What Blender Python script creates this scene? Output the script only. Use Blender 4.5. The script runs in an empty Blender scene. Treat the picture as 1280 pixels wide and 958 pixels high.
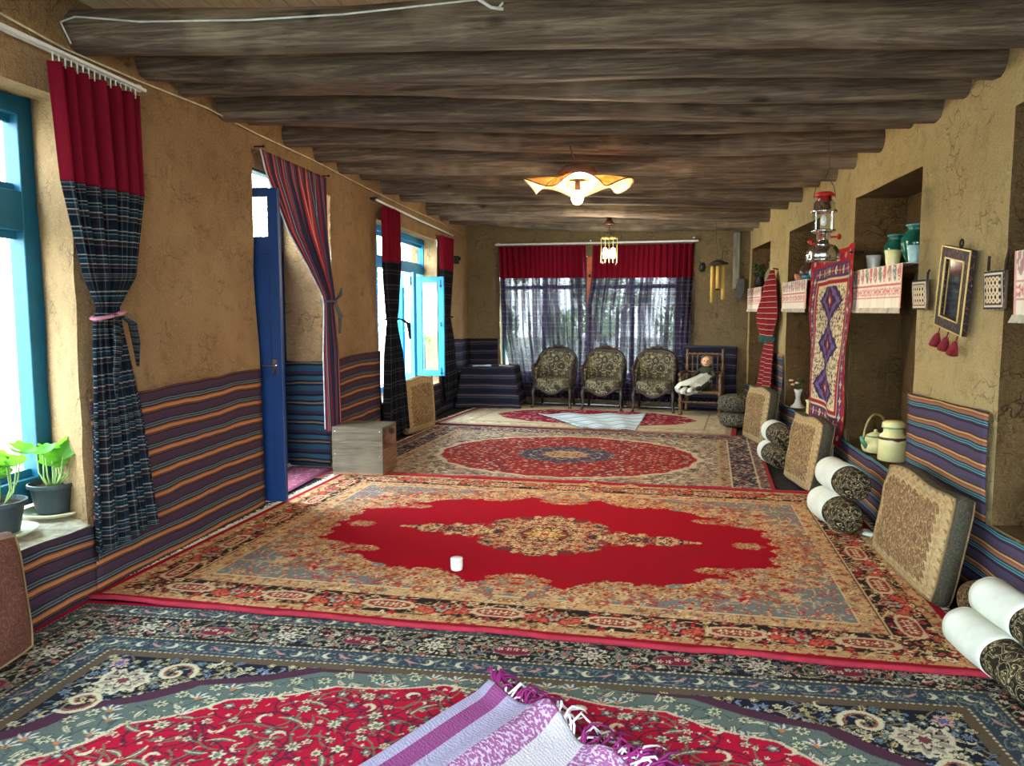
import bpy, math, random
import numpy as np
from mathutils import Vector, Matrix, Euler
rnd = random.Random(7)
PI = math.pi
scene = bpy.context.scene
COL = scene.collection

# ------------------------------------------------------------------ camera
cam_d = bpy.data.cameras.new('camera'); cam = bpy.data.objects.new('camera', cam_d); COL.objects.link(cam)
cam_d.sensor_fit = 'HORIZONTAL'; cam_d.sensor_width = 36.0; cam_d.lens = 36.0 * 961 / 1280; cam_d.clip_start = .05; cam_d.clip_end = 300
# room axes seen from the camera (slight yaw to the left, slight downward pitch, small roll)
ax = Vector((143 / 961, 91 / 961, -1)).normalized()
up = Vector((.012, 1, 0)); up = (up - ax * up.dot(ax)).normalized()
xx = ax.cross(up)
R = Matrix((xx, ax, up))
cam.matrix_world = Matrix.Translation((0, 0, 1.6)) @ R.to_4x4()
scene.camera = cam

# ------------------------------------------------------------------ light and exposure
scene.view_settings.view_transform = 'Standard'; scene.view_settings.look = 'None'
scene.view_settings.gamma = 1; scene.view_settings.use_curve_mapping = False
scene.view_settings.exposure = 0.72
world = bpy.data.worlds.new('sky'); scene.world = world; world.use_nodes = True
wn = world.node_tree; wn.nodes.clear()
wo = wn.nodes.new('ShaderNodeOutputWorld'); wb = wn.nodes.new('ShaderNodeBackground')
wtc = wn.nodes.new('ShaderNodeTexCoord'); wsx = wn.nodes.new('ShaderNodeSeparateXYZ'); wr = wn.nodes.new('ShaderNodeValToRGB')
wn.links.new(wtc.outputs['Generated'], wsx.inputs[0]); wn.links.new(wsx.outputs['Z'], wr.inputs[0])
wr.color_ramp.elements[0].position = 0; wr.color_ramp.elements[0].color = (.86, .95, 1, 1)
wr.color_ramp.elements[1].position = 1; wr.color_ramp.elements[1].color = (.62, .82, 1, 1)
wn.links.new(wr.outputs[0], wb.inputs[0]); wb.inputs[1].default_value = 15.0
wn.links.new(wb.outputs[0], wo.inputs[0])

def portal(loc, rot, sx, sy):
    l = bpy.data.lights.new('daylight_portal', 'AREA'); l.shape = 'RECTANGLE'; l.size = sx; l.size_y = sy
    l.cycles.is_portal = True
    o = bpy.data.objects.new('daylight_portal', l); COL.objects.link(o); o.location = loc; o.rotation_euler = rot
E_X = (0, -PI / 2, 0)      # faces +x
portal((-3.62, 3.1, 1.6), E_X, 2.4, 1.6)
portal((-3.62, 6.5, 1.35), E_X, 2.7, 1.4)
portal((-3.40, 10.3, 1.6), E_X, 2.2, 2.9)
portal((-3.62, .3, 1.6), E_X, 2.4, 2.2)  # this and the next two serve the openings added behind the camera
portal((2.56, 0, 1.55), (0, PI / 2, 0), 2.1, 3.2)
portal((-.5, -2.75, 1.55), (PI / 2, 0, PI), 4.3, 2.5)
portal((-.6, 13.75, 1.5), (-PI / 2, 0, PI), 3.2, 2.2)

# ------------------------------------------------------------------ mesh helpers
def tag(o, label=None, cat=None, group=None, kind=None):
    if label: o['label'] = label
    if cat: o['category'] = cat
    if group: o['group'] = group
    if kind: o['kind'] = kind
    return o

def thing(name, label, cat, loc=(0, 0, 0), rotz=0, group=None):
    o = bpy.data.objects.new(name, None); COL.objects.link(o); o.empty_display_size = .05
    o.location = loc; o.rotation_euler = (0, 0, rotz)
    return tag(o, label, cat, group)

class MB:
    def __init__(s): s.v = []; s.f = []; s.uv = []
    def add(s, vs, fs, uvs=None):
        b = len(s.v); vs = [tuple(v) for v in vs]; s.v += vs
        s.f += [tuple(i + b for i in f) for f in fs]
        s.uv += list(uvs) if uvs is not None else [(v[0], v[1]) for v in vs]
        return s
    def box(s, c, size, rot=None, m=None):
        x, y, z = [k / 2 for k in size]
        vs = [Vector((a * x, b * y, d * z)) for d in (-1, 1) for b in (-1, 1) for a in (-1, 1)]
        if rot is not None: vs = [Euler(rot).to_matrix() @ v for v in vs]
        vs = [v + Vector(c) for v in vs]
        if m: vs = [m @ v for v in vs]
        return s.add(vs, [(0, 2, 3, 1), (4, 5, 7, 6), (0, 1, 5, 4), (2, 6, 7, 3), (0, 4, 6, 2), (1, 3, 7, 5)])
    def tube(s, pts, r, n=8, cap=True, flat=1.0):
        pts = [Vector(p) for p in pts]; k = len(pts)
        rs = r if isinstance(r, (list, tuple)) else [r] * k
        vs = []; ref = Vector((0, 0, 1))
        t0 = (pts[1] - pts[0]).normalized()
        if abs(t0.dot(ref)) > .9: ref = Vector((1, 0, 0))
        nrm = (ref - t0 * ref.dot(t0)).normalized()
        for i, p in enumerate(pts):
            t = (pts[min(i + 1, k - 1)] - pts[max(i - 1, 0)])
            t = t.normalized() if t.length > 1e-9 else t0
            nrm = nrm - t * nrm.dot(t); nrm = nrm.normalized() if nrm.length > 1e-6 else t.orthogonal().normalized()
            b = t.cross(nrm)
            for j in range(n):
                a = 2 * PI * j / n; vs.append(p + (nrm * math.cos(a) * flat + b * math.sin(a)) * rs[i])
        fs = [(i * n + j, i * n + (j + 1) % n, (i + 1) * n + (j + 1) % n, (i + 1) * n + j) for i in range(k - 1) for j in range(n)]
        if cap: fs += [tuple(range(n))[::-1], tuple(range((k - 1) * n, k * n))]
        uv = [(j / n * 2 * PI * max(rs), i / max(1, k - 1)) for i in range(k) for j in range(n)]
        return s.add(vs, fs, uv)
    def lathe(s, prof, c=(0, 0, 0), n=20, m=None, lobes=0, la=0):
        vs = []; k = len(prof)
        for r, z in prof:
            for j in range(n):
                a = 2 * PI * j / n; q = r * (1 + la * math.cos(lobes * a))
                vs.append(Vector((q * math.cos(a), q * math.sin(a), z)))
        if m: vs = [m @ v for v in vs]
        vs = [v + Vector(c) for v in vs]
        fs = [(i * n + j, i * n + (j + 1) % n, (i + 1) * n + (j + 1) % n, (i + 1) * n + j) for i in range(k - 1) for j in range(n)]
        fs += [tuple(range(n))[::-1], tuple(range((k - 1) * n, k * n))]
        return s.add(vs, fs)
    def grid(s, fn, nu, nv, uvfn=None, closed=False):
        vs = []; uv = []
        for j in range(nv + 1):
            for i in range(nu + 1):
                u, v = i / nu, j / nv; vs.append(fn(u, v)); uv.append(uvfn(u, v) if uvfn else (u, v))
        w = nu + 1
        return s.add(vs, [(j * w + i, j * w + i + 1, (j + 1) * w + i + 1, (j + 1) * w + i) for j in range(nv) for i in range(nu)], uv)
    def ball(s, c, r, n=12, m=8, sc=(1, 1, 1), mt=None):
        prof = [(r * math.sin(PI * i / m) + (1e-5 if i in (0, m) else 0), -r * math.cos(PI * i / m)) for i in range(m + 1)]
        b = MB(); b.lathe(prof, n=n)
        vs = [Vector((v[0] * sc[0], v[1] * sc[1], v[2] * sc[2])) for v in b.v]
        if mt: vs = [mt @ v for v in vs]
        return s.add([v + Vector(c) for v in vs], b.f)
    def pillow(s, c, size, m=None, p=3.2, n=14, bulge=.0):
        # rounded cushion: superellipsoid shell
        vs = []; sx, sy, sz = [k / 2 for k in size]
        def e(w, q): return math.copysign(abs(w) ** q, w)
        k = 2 / p; N = n * 2
        for j in range(n + 1):
            ph = -PI / 2 + PI * j / n
            for i in range(N):
                th = 2 * PI * i / N
                x = e(math.cos(ph), k) * e(math.cos(th), k); y = e(math.cos(ph), k) * e(math.sin(th), k); z = e(math.sin(ph), k)
                b = 1 + bulge * (1 - x * x) * (1 - y * y)
                vs.append(Vector((x * sx, y * sy, z * sz * b)))
        if m: vs = [m @ v for v in vs]
        vs = [v + Vector(c) for v in vs]
        fs = [(j * N + i, j * N + (i + 1) % N, (j + 1) * N + (i + 1) % N, (j + 1) * N + i) for j in range(n) for i in range(N)]
        return s.add(vs, fs)
    def build(s, name, mat, parent=None, smooth=False, world=False, bevel=0, solid=0, subd=0):
        vs = s.v
        if world and parent is not None:
            mi = (Matrix.Translation(parent.location) @ parent.rotation_euler.to_matrix().to_4x4()).inverted()
            vs = [mi @ Vector(v) for v in vs]
        me = bpy.data.meshes.new(name); me.from_pydata(vs, [], s.f)
        uvl = me.uv_layers.new(name='UVMap')
        li = np.empty(len(me.loops), np.int32); me.loops.foreach_get('vertex_index', li)
        uvl.data.foreach_set('uv', np.array(s.uv, np.float32)[li].ravel())
        if smooth: me.polygons.foreach_set('use_smooth', [True] * len(me.polygons))
        me.materials.append(mat); me.update()
        o = bpy.data.objects.new(name, me); COL.objects.link(o)
        if parent is not None: o.parent = parent
        if bevel:
            b = o.modifiers.new('bevel', 'BEVEL'); b.width = bevel; b.segments = 2; b.limit_method = 'ANGLE'
        if solid:
            b = o.modifiers.new('solid', 'SOLIDIFY'); b.thickness = solid; b.offset = 0
        if subd:
            b = o.modifiers.new('sub', 'SUBSURF'); b.levels = b.render_levels = subd
        return o

def dup(root, loc, rotz=None, label=None, group=None):
    r = root.copy(); COL.objects.link(r); r.location = loc
    if rotz is not None: r.rotation_euler = (0, 0, rotz)
    if label: r['label'] = label
    if group: r['group'] = group
    for ch in list(root.children):
        c = ch.copy(); COL.objects.link(c); c.parent = r
        for g in ch.children:
            d = g.copy(); COL.objects.link(d); d.parent = c
    return r

def rotm(rx=0, ry=0, rz=0): return Euler((rx, ry, rz)).to_matrix()
def vnoise(x, y, z, seed=0):
    # smooth value noise, vectorised
    x, y, z = np.broadcast_arrays(np.asarray(x, float), np.asarray(y, float), np.asarray(z, float))
    xi, yi, zi = np.floor(x), np.floor(y), np.floor(z); fx, fy, fz = x - xi, y - yi, z - zi
    fx, fy, fz = [f * f * (3 - 2 * f) for f in (fx, fy, fz)]
    def h(a, b, c):
        q = np.sin(a * 127.1 + b * 311.7 + c * 74.7 + seed * 19.19) * 43758.5453
        return q - np.floor(q)
    r = 0
    for dx in (0, 1):
        for dy in (0, 1):
            for dz in (0, 1):
                w = (fx if dx else 1 - fx) * (fy if dy else 1 - fy) * (fz if dz else 1 - fz)
                r = r + w * h(xi + dx, yi + dy, zi + dz)
    return r * 2 - 1
def sm(t): t = max(0., min(1., t)); return t * t * (3 - 2 * t)
def lerp(a, b, t): return a + (b - a) * t

# ------------------------------------------------------------------ material helpers
def lin(c):
    return tuple((k / 255 / 12.92 if k / 255 <= .04045 else ((k / 255 + .055) / 1.055) ** 2.4) for k in c[:3])
def col4(c): return (*lin(c), 1)

class NT:
    def __init__(s, name, rough=.8, spec=.3, metal=0):
        s.m = bpy.data.materials.new(name); s.m.use_nodes = True; s.t = s.m.node_tree
        s.b = s.t.nodes['Principled BSDF']; s.b.inputs['Roughness'].default_value = rough
        s.b.inputs['Specular IOR Level'].default_value = spec; s.b.inputs['Metallic'].default_value = metal
        s.tc = s.t.nodes.new('ShaderNodeTexCoord')
    def n(s, typ, props=None, **ins):
        nd = s.t.nodes.new('ShaderNode' + typ)
        for k, v in (props or {}).items(): setattr(nd, k, v)
        for k, v in ins.items():
            key = int(k[1:]) if k[0] == '_' and k[1:].isdigit() else k.replace('_', ' ')
            if isinstance(v, bpy.types.NodeSocket): s.t.links.new(v, nd.inputs[key])
            else: nd.inputs[key].default_value = v
        return nd
    def math(s, op, a, b=0.0): return s.n('Math', {'operation': op}, _0=a, _1=b).outputs[0]
    def mapping(s, src='Object', scale=(1, 1, 1), rot=(0, 0, 0)):
        return s.n('Mapping', Vector=s.tc.outputs[src], Scale=scale, Rotation=rot).outputs[0]
    def noise(s, vec, scale, detail=4, rough=.6, dist=0):
        return s.n('TexNoise', Vector=vec, Scale=scale, Detail=detail, Roughness=rough, Distortion=dist)
    def ramp(s, fac, stops, interp='LINEAR'):
        r = s.n('ValToRGB', Fac=fac); cr = r.color_ramp; cr.interpolation = interp
        while len(cr.elements) < len(stops): cr.elements.new(1)
        for e, (p, c) in zip(cr.elements, stops):
            e.position = p; e.color = col4(c) if not isinstance(c, float) else (c, c, c, 1)
        return r.outputs[0]
    def mix(s, a, b, f, mode='MIX'):
        nd = s.n('Mix', {'data_type': 'RGBA', 'blend_type': mode})
        for i, v in ((0, f), (6, a), (7, b)):
            if isinstance(v, bpy.types.NodeSocket): s.t.links.new(v, nd.inputs[i])
            elif i == 0: nd.inputs[0].default_value = v
            else: nd.inputs[i].default_value = col4(v)
        return nd.outputs[2]
    def color(s, c):
        if isinstance(c, bpy.types.NodeSocket): s.t.links.new(c, s.b.inputs['Base Color'])
        else: s.b.inputs['Base Color'].default_value = col4(c)
        return s
    def bump(s, h, st=.3, dist=.01):
        nd = s.n('Bump', Height=h, Strength=st, Distance=dist); s.t.links.new(nd.outputs[0], s.b.inputs['Normal']); return s
    def translucent(s, c, f, transp=0):
        tl = s.n('BsdfTranslucent')
        if isinstance(c, bpy.types.NodeSocket): s.t.links.new(c, tl.inputs[0])
        else: tl.inputs[0].default_value = col4(c)
        mx = s.n('MixShader', _0=f, _1=s.b.outputs[0], _2=tl.outputs[0]); out = mx.outputs[0]
        if not isinstance(transp, (int, float)) or transp > 0:
            tp = s.n('BsdfTransparent'); out = s.n('MixShader', _0=transp, _1=out, _2=tp.outputs[0]).outputs[0]
        s.t.links.new(out, s.t.nodes['Material Output'].inputs[0]); return s

def plain(name, c, rough=.6, spec=.4, metal=0, var=.12, scale=12, bump=0.0):
    k = NT(name, rough, spec, metal); v = k.mapping()
    nz = k.noise(v, scale)
    dark = tuple(x * (1 - var) for x in c); lite = tuple(min(255, x * (1 + var)) for x in c)
    k.color(k.ramp(nz.outputs[0], [(.3, dark), (.7, lite)]))
    if bump: k.bump(k.noise(v, scale * 6).outputs[0], bump, .004)
    return k.m

def mud(name, c1, c2, c3):
    k = NT(name, .95, .1); v = k.mapping()
    big = k.noise(v, 1.1, 3); mid = k.noise(v, 9, 5, .65)
    c = k.ramp(big.outputs[0], [(.3, c1), (.55, c2), (.75, c3)])
    c = k.mix(c, tuple(x * .62 for x in c1), k.ramp(mid.outputs[0], [(.52, 0.), (.8, .5)]))
    # chopped straw lying in the mud: thin stretched flecks in three directions
    fl = None
    for rr, sc in (((.5, .3, .2), (19, 120, 100)), ((1.9, .2, 1.1), (20, 110, 120)), ((1.1, 1.2, 2.2), (22, 130, 104))):
        w = k.noise(k.mapping(scale=sc, rot=rr), 1.0, 1, .4)
        f = k.ramp(w.outputs[0], [(.67, 0.), (.72, 1.)])
        fl = f if fl is None else k.math('MAXIMUM', fl, f)
    c = k.mix(c, tuple(min(255, x * 1.22) for x in c3), k.math('MULTIPLY', fl, .4))
    warp = k.n('VectorMath', {'operation': 'ADD'}, _0=v, _1=k.n('VectorMath', {'operation': 'SCALE'}, _0=k.noise(v, 5, 3).outputs[1], Scale=.28).outputs[0]).outputs[0]
    cr = k.n('TexVoronoi', {'feature': 'DISTANCE_TO_EDGE'}, Vector=warp, Scale=6.5)
    crack = k.ramp(cr.outputs[0], [(0., 1.), (.035, 0.)])
    gate = k.ramp(k.noise(v, 3.1, 2).outputs[0], [(.5, 0.), (.6, 1.)])
    crack = k.math('MULTIPLY', crack, gate)
    c = k.mix(c, tuple(x * .45 for x in c1), k.math('MULTIPLY', crack, .4))
    k.color(c)
    fine = k.noise(v, 48, 5, .7)
    h = k.math('ADD', k.math('MULTIPLY', mid.outputs[0], 1.3), k.math('MULTIPLY', fine.outputs[0], .9))
    h = k.math('ADD', h, k.math('MULTIPLY', fl, .25)); h = k.math('SUBTRACT', h, k.math('MULTIPLY', crack, .5))
    k.bump(h, 1.0, .06)
    return k.m

def wood(name, c1, c2, c3, axis=0, scale=1.0, rough=.75, knots=True, bump=.4, spec=.25):
    k = NT(name, rough, spec)
    sc = [22 * scale] * 3; sc[axis] = 1.3 * scale
    v = k.mapping(scale=tuple(sc)); nz = k.noise(v, 1.4, 6, .65, .8); n2 = k.noise(k.mapping(scale=tuple(x * 4 for x in sc)), 1.2, 3)
    c = k.ramp(nz.outputs[0], [(.3, c1), (.5, c2), (.72, c3)])
    c = k.mix(c, tuple(x * .5 for x in c1), k.ramp(n2.outputs[0], [(.58, 0.), (.74, .6)]))
    if knots:
        sk = [3.0] * 3; sk[axis] = 1.6
        vo = k.n('TexVoronoi', Vector=k.mapping(scale=tuple(sk)), Scale=1.0)
        c = k.mix(c, tuple(x * .35 for x in c1), k.ramp(vo.outputs[0], [(.06, .85), (.13, 0.)]))
        pa = k.noise(k.mapping(), 1.3, 3)
        c = k.mix(c, tuple(min(255, x * 1.15) for x in c3), k.ramp(pa.outputs[0], [(.52, 0.), (.7, .6)]))
    k.color(c); k.bump(k.math('ADD', nz.outputs[0], n2.outputs[0]), bump, .012)
    return k.m

def stripes(k, sock, period, cols, warp=0):
    # cols: [(width_fraction, colour)] repeated every `period` metres
    t = k.math('DIVIDE', sock, period)
    if warp:
        t = k.math('ADD', t, k.math('MULTIPLY', k.math('SUBTRACT', k.noise(k.mapping('UV'), 1.7, 2).outputs[0], .5), warp))
    t = k.math('FRACT', t); st = []; p = 0
    for w, c in cols: st.append((p, c)); p += w
    return k.ramp(t, st, 'CONSTANT')

def textile(name, cols, period=.15, fuzz=.25):
    k = NT(name, .92, .1); uv = k.n('SeparateXYZ', Vector=k.tc.outputs['UV'])
    c = stripes(k, uv.outputs[1], period, cols, .35)
    w = k.noise(k.mapping('UV', scale=(70, 500, 1)), 1, 2)
    c = k.mix(c, (20, 18, 22), k.ramp(w.outputs[0], [(.4, fuzz * 1.2), (.62, 0.)]))
    k.color(c); k.bump(w.outputs[0], .35, .004)
    return k.m

def plaid(name, base, hs, vs, hp, vp, trl=.35, transp=0.0, tint=1.0):
    k = NT(name, .9, .1); uv = k.n('SeparateXYZ', Vector=k.tc.outputs['UV'])
    a = stripes(k, uv.outputs[1], hp, hs); b = stripes(k, uv.outputs[0], vp, vs)
    c = k.mix(a, b, .42)
    w = k.noise(k.mapping('UV', scale=(260, 260, 1)), 1, 1)
    c = k.mix(c, base, k.ramp(w.outputs[0], [(.35, .5), (.6, 0.)]))
    k.color(c); k.bump(w.outputs[0], .2, .003)
    if transp:
        gp = k.noise(k.mapping('UV', scale=(9, .5, 1)), 1, 2)
        transp = k.math('MULTIPLY', k.ramp(gp.outputs[0], [(.42, .25), (.62, 1.)]), transp * 2.6)
    k.translucent(c, trl, transp)
    return k.m

def paisley(name, bg, fg, mid, scale=16, rough=.85, rings=24., border=False):
    k = NT(name, rough, .15); v = k.mapping()
    wv = k.n('VectorMath', {'operation': 'ADD'}, _0=v, _1=k.n('VectorMath', {'operation': 'SCALE'}, _0=k.noise(v, scale * .9, 2).outputs[1], Scale=.9 / scale).outputs[0]).outputs[0]
    vo = k.n('TexVoronoi', {'feature': 'F1'}, Vector=wv, Scale=scale)
    s = k.math('SINE', k.math('MULTIPLY', vo.outputs[0], rings * .62))
    c = k.ramp(s, [(.12, bg), (.42, mid), (.6, fg), (.85, bg)])
    fine = k.noise(v, scale * 9, 2)
    c = k.mix(c, bg, k.ramp(fine.outputs[0], [(.52, 0.), (.66, .5)]))
    v2 = k.n('TexVoronoi', {'feature': 'F1'}, Vector=wv, Scale=scale * 2.7)
    c = k.mix(c, fg, k.ramp(v2.outputs[0], [(.16, .85), (.22, 0.), (.34, 0.), (.38, .5), (.42, 0.)]))
    if border:
        uv = k.n('SeparateXYZ', Vector=k.tc.outputs['UV']); u_, v_ = uv.outputs[0], uv.outputs[1]
        d = k.math('MINIMUM', k.math('MINIMUM', u_, k.math('SUBTRACT', 1., u_)), k.math('MINIMUM', v_, k.math('SUBTRACT', 1., v_)))
        zig = k.math('MULTIPLY', k.math('ABSOLUTE', k.math('SINE', k.math('MULTIPLY', k.math('ADD', u_, v_), 34.))), .035)
        dd = k.math('ADD', d, zig)
        c = k.mix(c, fg, k.ramp(dd, [(.0, 0.), (.03, .1), (.05, .65), (.10, .3), (.125, .8), (.14, 0.)]))
    pc = k.ramp(vo.outputs[1], [(0., 0.), (1., .35)])
    c = k.mix(c, mid, pc)
    k.color(c); k.bump(s, .2, .004)
    return k.m

# ------------------------------------------------------------------ materials
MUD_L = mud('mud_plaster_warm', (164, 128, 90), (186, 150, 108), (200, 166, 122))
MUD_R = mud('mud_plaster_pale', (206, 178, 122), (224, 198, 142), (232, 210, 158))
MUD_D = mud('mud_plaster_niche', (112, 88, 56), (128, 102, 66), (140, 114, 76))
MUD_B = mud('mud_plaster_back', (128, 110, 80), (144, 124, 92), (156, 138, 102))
BEAM = wood('aged_log', (60, 50, 44), (92, 79, 68), (140, 124, 105), 0, bump=.9)
BOARD = wood('ceiling_board', (206, 190, 156), (228, 214, 182), (240, 228, 200), 1, .8, knots=False)
CRATEW = wood('crate_wood', (62, 56, 46), (88, 80, 64), (108, 98, 80), 0, 1.2)
CRATEI = wood('crate_inside_wood', (90, 62, 46), (120, 86, 64), (140, 104, 80), 1, 1.2)
DARKW = wood('dark_carved_wood', (22, 14, 10), (40, 26, 18), (66, 44, 28), 2, 2.0, .45, False, .2, .5)
CHAIRW = wood('varnished_wood', (44, 28, 16), (82, 56, 30), (140, 104, 58), 2, 2.0, .4, False, .15, .5)
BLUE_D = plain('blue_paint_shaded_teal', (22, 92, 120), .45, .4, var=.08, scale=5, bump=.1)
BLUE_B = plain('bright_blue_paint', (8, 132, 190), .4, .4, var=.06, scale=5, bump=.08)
NAVY = plain('navy_door_paint', (8, 46, 96), .45, .4, var=.08, scale=4, bump=.08)
WHITE_R = plain('white_rail', (214, 214, 210), .5, var=.04)
IRON = plain('black_iron', (18, 18, 18), .5, .4, .3)
CORD = plain('pale_cord', (196, 180, 150), .8, .2)
WIRE = plain('brown_wire', (70, 52, 40), .6)
RED_F = NT('crimson_cloth', .85, .15)
_w = RED_F.noise(RED_F.mapping('UV', scale=(120, 120, 1)), 1, 2)
_c = RED_F.ramp(_w.outputs[0], [(.3, (104, 8, 30)), (.7, (132, 14, 40))]); RED_F.color(_c); RED_F.bump(_w.outputs[0], .15, .003)
RED_F.translucent((150, 16, 40), .3); RED_F = RED_F.m
W = (196, 196, 184)
PLAID1 = plaid('dark_teal_plaid', (16, 22, 32),
    [(.16, (26, 40, 56)), (.05, (190, 196, 186)), (.1, (22, 30, 46)), (.04, (150, 160, 158)), (.14, (20, 70, 84)), (.06, (30, 30, 44)), (.05, (206, 200, 184)), (.15, (60, 46, 48)), (.04, (130, 140, 146)), (.21, (18, 28, 42))],
    [(.3, (22, 30, 44)), (.06, (120, 124, 120)), (.24, (26, 56, 70)), (.2, (58, 40, 44)), (.05, (110, 112, 116)), (.15, (20, 26, 40))], .115, .13, .45)
PLAID2 = plaid('dark_grey_plaid', (16, 16, 20),
    [(.3, (24, 24, 30)), (.06, (92, 88, 86)), (.2, (34, 30, 36)), (.05, (76, 84, 92)), (.39, (22, 22, 30))],
    [(.4, (22, 22, 28)), (.07, (80, 80, 84)), (.3, (36, 30, 34)), (.23, (20, 22, 30))], .12, .11, .25)
PLAID3 = plaid('sheer_violet_plaid', (46, 44, 62),
    [(.26, (70, 66, 92)), (.07, (150, 130, 150)), (.2, (60, 62, 88)), (.07, (34, 38, 60)), (.14, (128, 96, 104)), (.26, (52, 56, 82))],
    [(.3, (76, 70, 94)), (.08, (104, 96, 118)), (.3, (62, 62, 88)), (.1, (44, 46, 68)), (.22, (100, 80, 96))], .15, .19, .42, .105)
VSTRIPE = NT('striped_kilim_cloth', .9, .1)
_u = VSTRIPE.n('SeparateXYZ', Vector=VSTRIPE.tc.outputs['UV'])
_c = stripes(VSTRIPE, _u.outputs[0], .14, [(.16, (50, 50, 70)), (.1, (158, 52, 62)), (.05, (200, 140, 120)), (.1, (158, 52, 62)), (.14, (64, 70, 92)), (.04, (160, 164, 172)), (.14, (74, 60, 78)), (.1, (140, 46, 56)), (.17, (48, 54, 78))])
VSTRIPE.color(_c); VSTRIPE.translucent(_c, .25); VSTRIPE = VSTRIPE.m
TX_L = textile('striped_textile_warm', [(.2, (70, 50, 66)), (.04, (30, 22, 28)), (.1, (88, 62, 52)), (.14, (176, 114, 72)), (.06, (120, 76, 56)), (.06, (34, 26, 32)), (.07, (92, 100, 106)), (.04, (28, 26, 32)), (.07, (86, 96, 102)), (.05, (30, 26, 32)), (.17, (66, 48, 62))], .135)
TX_R = textile('striped_textile_cool', [(.2, (80, 68, 92)), (.04, (50, 30, 40)), (.08, (60, 52, 64)), (.05, (90, 142, 152)), (.04, (40, 44, 60)), (.06, (80, 130, 142)), (.05, (44, 34, 46)), (.12, (146, 102, 78)), (.05, (120, 74, 60)), (.08, (190, 144, 88)), (.05, (60, 38, 44)), (.18, (76, 66, 84))], .135)
TX_D = textile('striped_textile_dark', [(.26, (30, 30, 44)), (.12, (60, 62, 78)), (.1, (34, 32, 44)), (.12, (92, 80, 82)), (.14, (38, 38, 54)), (.26, (26, 28, 40))], .16)
TX_T = textile('striped_textile_teal', [(.26, (28, 56, 68)), (.1, (18, 20, 34)), (.08, (92, 74, 56)), (.1, (32, 24, 40)), (.2, (32, 62, 74)), (.1, (16, 18, 32)), (.16, (42, 32, 48))], .2)
CUSH_T = paisley('tan_patterned_cushion', (100, 76, 50), (196, 174, 126), (146, 112, 78), 15, border=True)
CUSH_S = paisley('olive_cushion_side', (58, 56, 46), (96, 92, 74), (76, 72, 58), 26)
CUSH_B = paisley('brown_patterned_cushion', (84, 52, 44), (132, 92, 74), (104, 66, 54), 20)
BOLST = paisley('black_gold_paisley', (14, 12, 12), (200, 182, 136), (70, 60, 44), 14)
BOLBR = paisley('brown_gold_paisley', (48, 34, 24), (168, 140, 92), (96, 72, 44), 22)
POUFM = paisley('dark_grey_pattern', (40, 38, 34), (160, 152, 128), (90, 86, 72), 12)
UPH = paisley('taupe_figured_upholstery', (34, 34, 30), (172, 162, 128), (134, 126, 98), 9, .8, 16.)
COTTON = plain('white_cotton', (206, 210, 198), .9, .1, var=.05, scale=6, bump=.08)
TEAL_G = plain('teal_glaze', (8, 84, 72), .12, .6, var=.25, scale=7)
CREAM_E = plain('cream_enamel', (214, 208, 150), .22, .5, var=.04)
GREEN_E = plain('green_enamel_rim', (84, 140, 120), .3)
CREAM_P = plain('cream_plastic_saucer', (206, 206, 170), .4, var=.05)
POT = plain('charcoal_plastic', (42, 52, 56), .45, .4, var=.1)
SOIL = plain('potting_soil', (46, 34, 26), 1, .1, var=.4, scale=60, bump=.8)
CHROME = plain('nickel_plate', (196, 200, 200), .16, .6, 1, var=.04)
RED_P = plain('red_enamel', (170, 26, 20), .3)
BAMB = wood('bamboo', (150, 116, 54), (196, 160, 84), (216, 184, 110), 2, 3, .4, False, .1)
GREYW = wood('grey_weathered_wood', (88, 84, 76), (120, 116, 104), (150, 144, 128), 2, 1.5)
STONE = plain('dusty_sill_plaster', (156, 146, 126), .9, .15, var=.22, scale=14, bump=.5)
FRINGE = plain('cream_fringe', (190, 176, 154), .95, .1)
FRINGE_M = plain('magenta_fringe', (120, 36, 92), .95, .1)
FRINGE_W = plain('white_fringe', (206, 196, 204), .95, .1)
FLOORM = plain('dark_floor_mat', (44, 42, 44), .9, .1, var=.25, scale=8, bump=.3)
PAPER = plain('paper_white', (206, 214, 220), .8, var=.03)
TAN = plain('tan_skin_cloth', (206, 160, 124), .8)
BLACK = plain('black_plastic', (14, 14, 16), .5)
BROWN = plain('brown_ceramic', (70, 40, 26), .3, var=.3)
TURQ = plain('turquoise_ceramic', (70, 150, 160), .25, var=.15)
WHITE_C = plain('white_glaze', (214, 214, 206), .25, var=.03)
DGREEN = plain('dark_leaf', (52, 70, 40), .7, var=.3)
GOLD = plain('gilt_edge', (196, 170, 96), .4, .5, .3)
ORANGE = plain('terracotta_painted_wood', (186, 96, 62), .6)
def leafmat(name, c, t):
    k = NT(name, .5, .3); n = k.noise(k.mapping(), 30, 2); cc = k.ramp(n.outputs[0], [(.3, tuple(x * .8 for x in c)), (.7, c)])
    k.color(cc); k.translucent(t, .5); return k.m
LEAF = leafmat('geranium_leaf', (96, 160, 60), (130, 200, 50))
TREE = leafmat('garden_leaf', (170, 192, 150), (206, 220, 170))
STEM = plain('green_stem', (130, 160, 90), .6)
g = NT('window_glass', .02, .5); g.color((235, 245, 245)); _gl = g.n('BsdfGlossy', Roughness=.03); _tr = g.n('BsdfTransparent', Color=(.93, .97, .97, 1))
_fr = g.n('LayerWeight', Blend=.5); _fa = g.math('ADD', g.math('MULTIPLY', g.math('POWER', _fr.outputs['Facing'], 5.), .5), .025); _mx = g.n('MixShader', _0=_fa, _1=_tr.outputs[0], _2=_gl.outputs[0]); g.t.links.new(_mx.outputs[0], g.t.nodes['Material Output'].inputs[0]); GLASS = g.m
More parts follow.
